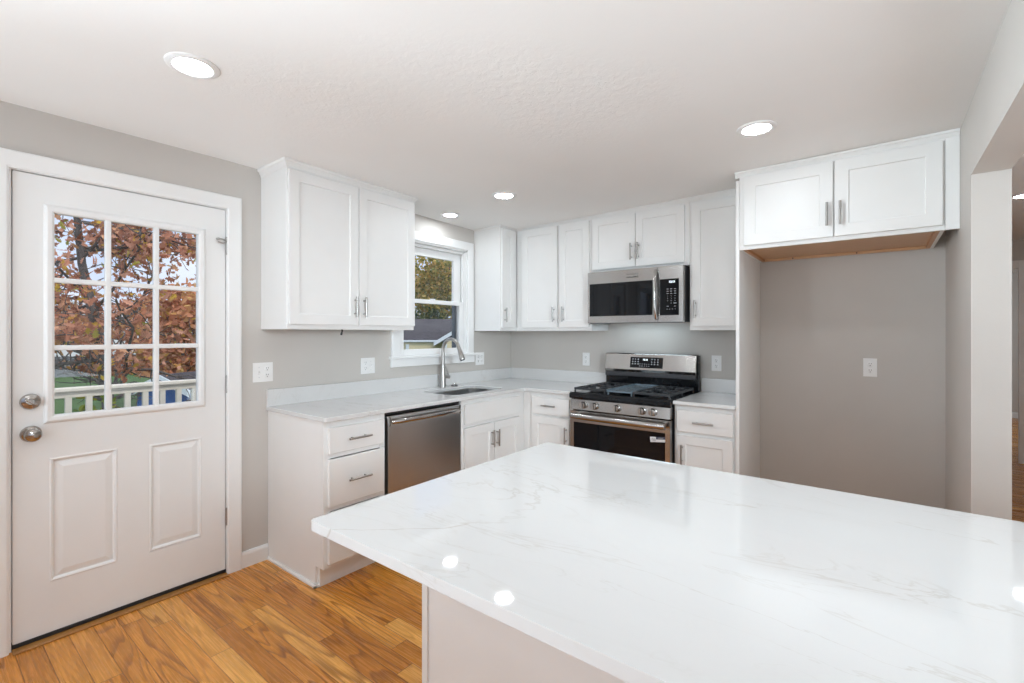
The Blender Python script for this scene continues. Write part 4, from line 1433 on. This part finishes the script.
# the oak in front of the entry door
rng = random.Random(11)
r = thing('oak_tree', 'oak tree with russet autumn leaves outside the entry door', 'tree', (-6.2, -1.80, GZ))
trunk = [Vector((0, 0, 0)), Vector((0.03, 0.02, 0.9)), Vector((-0.02, -0.03, 1.9)), Vector((-0.12, -0.12, 2.9)), Vector((-0.3, -0.28, 4.0)), Vector((-0.38, -0.36, 5.2)), Vector((-0.35, -0.3, 6.4))]
m = MB().tube(trunk, [0.13, 0.095, 0.08, 0.066, 0.052, 0.036, 0.015], 12)
m.build('trunk', 'bark', r, smooth=True)
br = MB()
tips = []
for k in range(46):
    s = rng.uniform(0.26, 0.97)
    f = s * (len(trunk) - 1)
    i = min(int(f), len(trunk) - 2)
    p = trunk[i].lerp(trunk[i + 1], f - i)
    az = rng.uniform(0, 2 * PI)
    ln = rng.uniform(1.5, 2.9) * (1.15 - 0.5 * s)
    up = rng.uniform(-0.18, 0.5)
    pts = [p]
    d = Vector((math.cos(az), math.sin(az), up)).normalized()
    for j in range(6):
        d = (d + Vector((rng.gauss(0, 0.22), rng.gauss(0, 0.22), rng.gauss(-0.03, 0.16)))).normalized()
        pts.append(pts[-1] + d * ln / 6)
    r0 = 0.034 * (1.1 - 0.6 * s)
    br.tube(pts, [r0 * (1 - 0.13 * j) for j in range(7)], 6)
    tips += pts[2:]
    for j in (1, 2, 3, 4, 5):
        for rep in range(2):
            q = [pts[j]]
            dd = (d + Vector((rng.gauss(0, 0.8), rng.gauss(0, 0.8), rng.gauss(0, 0.5)))).normalized()
            for t in range(4):
                dd = (dd + Vector((rng.gauss(0, 0.3), rng.gauss(0, 0.3), rng.gauss(-0.05, 0.25)))).normalized()
                q.append(q[-1] + dd * rng.uniform(0.10, 0.24))
            br.tube(q, [0.011, 0.009, 0.007, 0.005, 0.003], 5)
            tips += q[1:]
br.build('branches', 'bark', r, smooth=True)
pts = []
for t in tips:
    for j in range(rng.choice((2, 3, 5, 8))):
        pts.append(t + Vector((rng.gauss(0, 0.11), rng.gauss(0, 0.11), rng.gauss(-0.04, 0.10))))
pts = [p for p in pts if p.z > 2.36 and not (p.y < -0.3 and p.z < 2.75)]
V, F = leaves(pts, 0.125, OAK, rng)
leaf_mesh('foliage', V, F, 'leaf_oak', r)

def shrub(label, c, rad, n, size, mat, seed, name='shrub', cat='shrub', stem=0.05, group=None):
    rg = random.Random(seed)
    r = thing(name, label, cat, (c[0], c[1], GZ), 0, group)
    cz_ = c[2] - GZ
    m = MB()
    for k in range(5):
        a = rg.uniform(0, 2 * PI)
        q = [(0.02 * math.cos(a), 0.02 * math.sin(a), 0), (rad[0] * 0.2 * math.cos(a), rad[1] * 0.2 * math.sin(a), cz_ * 0.6), (rad[0] * 0.5 * math.cos(a), rad[1] * 0.5 * math.sin(a), cz_ + rad[2] * 0.3)]
        m.tube(q, [stem, stem * 0.7, stem * 0.3], 7)
    m.build('trunk' if cat == 'tree' else 'stems', 'bark', r, smooth=True)
    pts = []
    for k in range(14):
        bc = blob(rg, (0, 0, cz_), tuple(x * 0.68 for x in rad), 1)[0]
        pts += blob(rg, bc, tuple(x * 0.42 for x in rad), n // 14, 0.5)
    V, F = leaves(pts, size, OVAL, rg, 0.2)
    leaf_mesh('foliage', V, F, mat, r)
    return r
shrub('leafy green shrub below the deck railing, straight below its middle balusters', (-3.7, -2.62, -0.2), (0.55, 0.52, 0.95), 2600, 0.075, 'leaf_shrub', 3)
shrub('leafy green shrub below the deck railing, further along toward the latch side', (-3.85, -3.9, -0.3), (0.55, 0.55, 0.95), 2600, 0.075, 'leaf_shrub', 4)

r = thing('fence', 'long grey board fence at the far edge of the lawn', 'fence', (-41.0, 2.7, GZ), math.atan2(1.373, 0.2) )
m = MB()
for k in range(110):
    m.box(-11 + k * 0.2, -11 + k * 0.2 + 0.185, -0.012, 0.012, 0.02, 1.42 + 0.02 * math.sin(k * 1.7))
m.build('boards', 'fence', r)
for z in (0.3, 1.15):
    MB().box(-11, 11, -0.06, -0.0125, z, z + 0.09).build('rail', 'fence', r)
for k in range(11):
    MB().box(-11 + k * 2.2 - 0.05, -11 + k * 2.2 + 0.05, -0.12, -0.061, 0.0, 1.5).build('post', 'fence', r)

def gable_house(root, w, d, zw, rise, wall, roofm, over=0.25, trim='whitewood'):
    """local: x across the gable, y depth; walls to zw, ridge along y"""
    m = MB()
    m.prism([(-w / 2, 0), (w / 2, 0), (w / 2, zw), (0, zw + rise), (-w / 2, zw)], lambda x, z, y: Vector((x, y, z)), 0, d)
    m.build('walls', wall, root)
    sl = rise / (w / 2)
    m = MB()
    x1 = w / 2 + over
    t = 0.10
    m.prism([(0, zw + rise + 0.012), (x1, zw + rise + 0.012 - sl * x1), (x1, zw + rise + 0.012 + t - sl * x1), (0, zw + rise + 0.012 + t), (-x1, zw + rise + 0.012 + t - sl * x1), (-x1, zw + rise + 0.012 - sl * x1)],
            lambda x, z, y: Vector((x, y, z)), -over, d + over)
    m.build('roof', roofm, root)
    m = MB()
    for s in (-1, 1):
        m.prism([(0, zw + rise - 0.10), (s * x1, zw + rise - 0.10 - sl * x1), (s * x1, zw + rise + 0.10 - sl * x1), (0, zw + rise + 0.10)], lambda x, z, y: Vector((x, y, z)), -over - 0.04, -over - 0.002)
    m.build('rake_trim', trim, root)

ang = math.atan2(1.187, 0.344) - 0.75
r = thing('shed', 'small blue garden shed with white trimmed gable beyond the railing', 'shed', (-13.6, 0.95, GZ), ang + PI / 2 - PI / 2 + 0.0)
gable_house(r, 1.7, 2.4, 1.28, 0.38, 'shedblue', 'shingle', 0.12)
r = thing('house', 'distant white house beyond the grey fence', 'house', (-48.5, 4.5, GZ), math.atan2(1.373, 0.2))
gable_house(r, 9.0, 8.0, 3.6, 2.0, 'siding_w', 'shingle', 0.35)
MB().box(-2.2, -1.2, -0.05, -0.005, 1.1, 2.1).build('window', 'shingle', r)
MB().box(1.4, 2.4, -0.05, -0.005, 1.1, 2.1).build('window', 'shingle', r)

# house and trees in the sink window
hr = math.atan2(0.75, 0.684)
r = thing('house', 'neighbouring yellow house with dark shingle roof outside the sink window', 'house', (-9.1, 7.2, GZ), hr)
m = MB()
m.box(-1.4, 9.0, 0, 7.0, 0, 2.66)
m.build('walls', 'siding_y', r)
m = MB()
def quad(*ps):
    m.bm.faces.new([m.bm.verts.new(p) for p in ps])
e0, e1 = -1.75, 9.3
zt, zr = 2.70, 3.46
m.prism([(-0.03, zt - 0.02), (3.5, zr), (7.03, zt - 0.02), (7.03, zt + 0.06), (3.5, zr + 0.10), (-0.03, zt + 0.06)], lambda y, z, x: Vector((x, y, z)), e0, e1)
m.build('roof', 'shingle', r)
MB().box(e0, e1, -0.075, -0.032, zt - 0.03, zt + 0.04).build('gutter', 'whitewood', r, bevel=0.01)
MB().box(-0.78, -0.68, -0.10, -0.01, 0, 2.6).build('downspout', 'whitewood', r)
m = MB()
m.prism([(0.45, 0), (5.45, 0), (5.45, 2.66), (2.95, 4.16), (0.45, 2.66)], lambda x, z, y: Vector((x, y, z)), -0.9, -0.005)
m.build('gable_wall', 'siding_y', r)
m = MB()
m.prism([(0.15, 2.56), (2.95, 4.24), (5.75, 2.56), (5.75, 2.68), (2.95, 4.36), (0.15, 2.68)], lambda x, z, y: Vector((x, y, z)), -0.96, 2.2)
m.build('gable_roof', 'shingle', r)
m = MB()
m.prism([(0.13, 2.565), (2.95, 4.25), (5.77, 2.565), (5.77, 2.69), (2.95, 4.375), (0.13, 2.69)], lambda x, z, y: Vector((x, y, z)), -1.01, -0.962)
m.box(0.43, 0.55, -0.93, -0.902, 0, 2.62)
m.build('rake_trim', 'whitewood', r)

def at(t, off, z):
    return (2.906 - 0.75 * t + 0.684 * off, -3.727 + 0.684 * t + 0.75 * off, z)
for i, (t, off, zc, rad, mat, n, lab) in enumerate((
        (27, -2.9, 4.5, (2.2, 2.2, 3.0), 'leaf_orange', 5600, 'orange autumn tree behind the yellow house, leftmost in the sink window'),
        (30, 0.9, 4.6, (2.6, 2.6, 3.5), 'leaf_yellow', 8400, 'yellow green autumn tree behind the yellow house roof'),
        (35, 5.0, 4.6, (2.9, 2.9, 3.6), 'leaf_mixed', 8400, 'pale mottled tree behind the roof, right of its yellow green neighbour'),
        (24.6, -0.6, 1.6, (1.5, 1.2, 1.6), 'leaf_green', 4200, 'dark green evergreen mass just above the house roof'),
        (24.6, 2.5, 1.5, (1.5, 1.2, 1.6), 'leaf_green', 4200, 'dark green bushy tree above the right end of the roof'),
        (38, -6.5, 3.8, (3.4, 3.4, 3.6), 'leaf_orange', 3600, 'rust coloured tree far left beyond the yellow house'))):
    shrub(lab, at(t, off, zc), rad, n, 0.24 if mat != 'leaf_green' else 0.2, mat, 40 + i, 'tree', 'tree', 0.14, 'autumn trees behind the yellow house')
for i, (x, y, zc, rad, mat, n, lab) in enumerate((
        (-19, 3.6, 1.4, (2.2, 2.4, 2.4), 'leaf_orange', 3400, 'rust brown tree standing behind the blue shed'),
        (-30, 8.5, 1.6, (3.2, 3.4, 2.9), 'leaf_yellow', 3400, 'yellowing tree beyond the lawn right of the white house'))):
    shrub(lab, (x, y, zc), rad, n, 0.30, mat, 60 + i, 'tree', 'tree', 0.14)
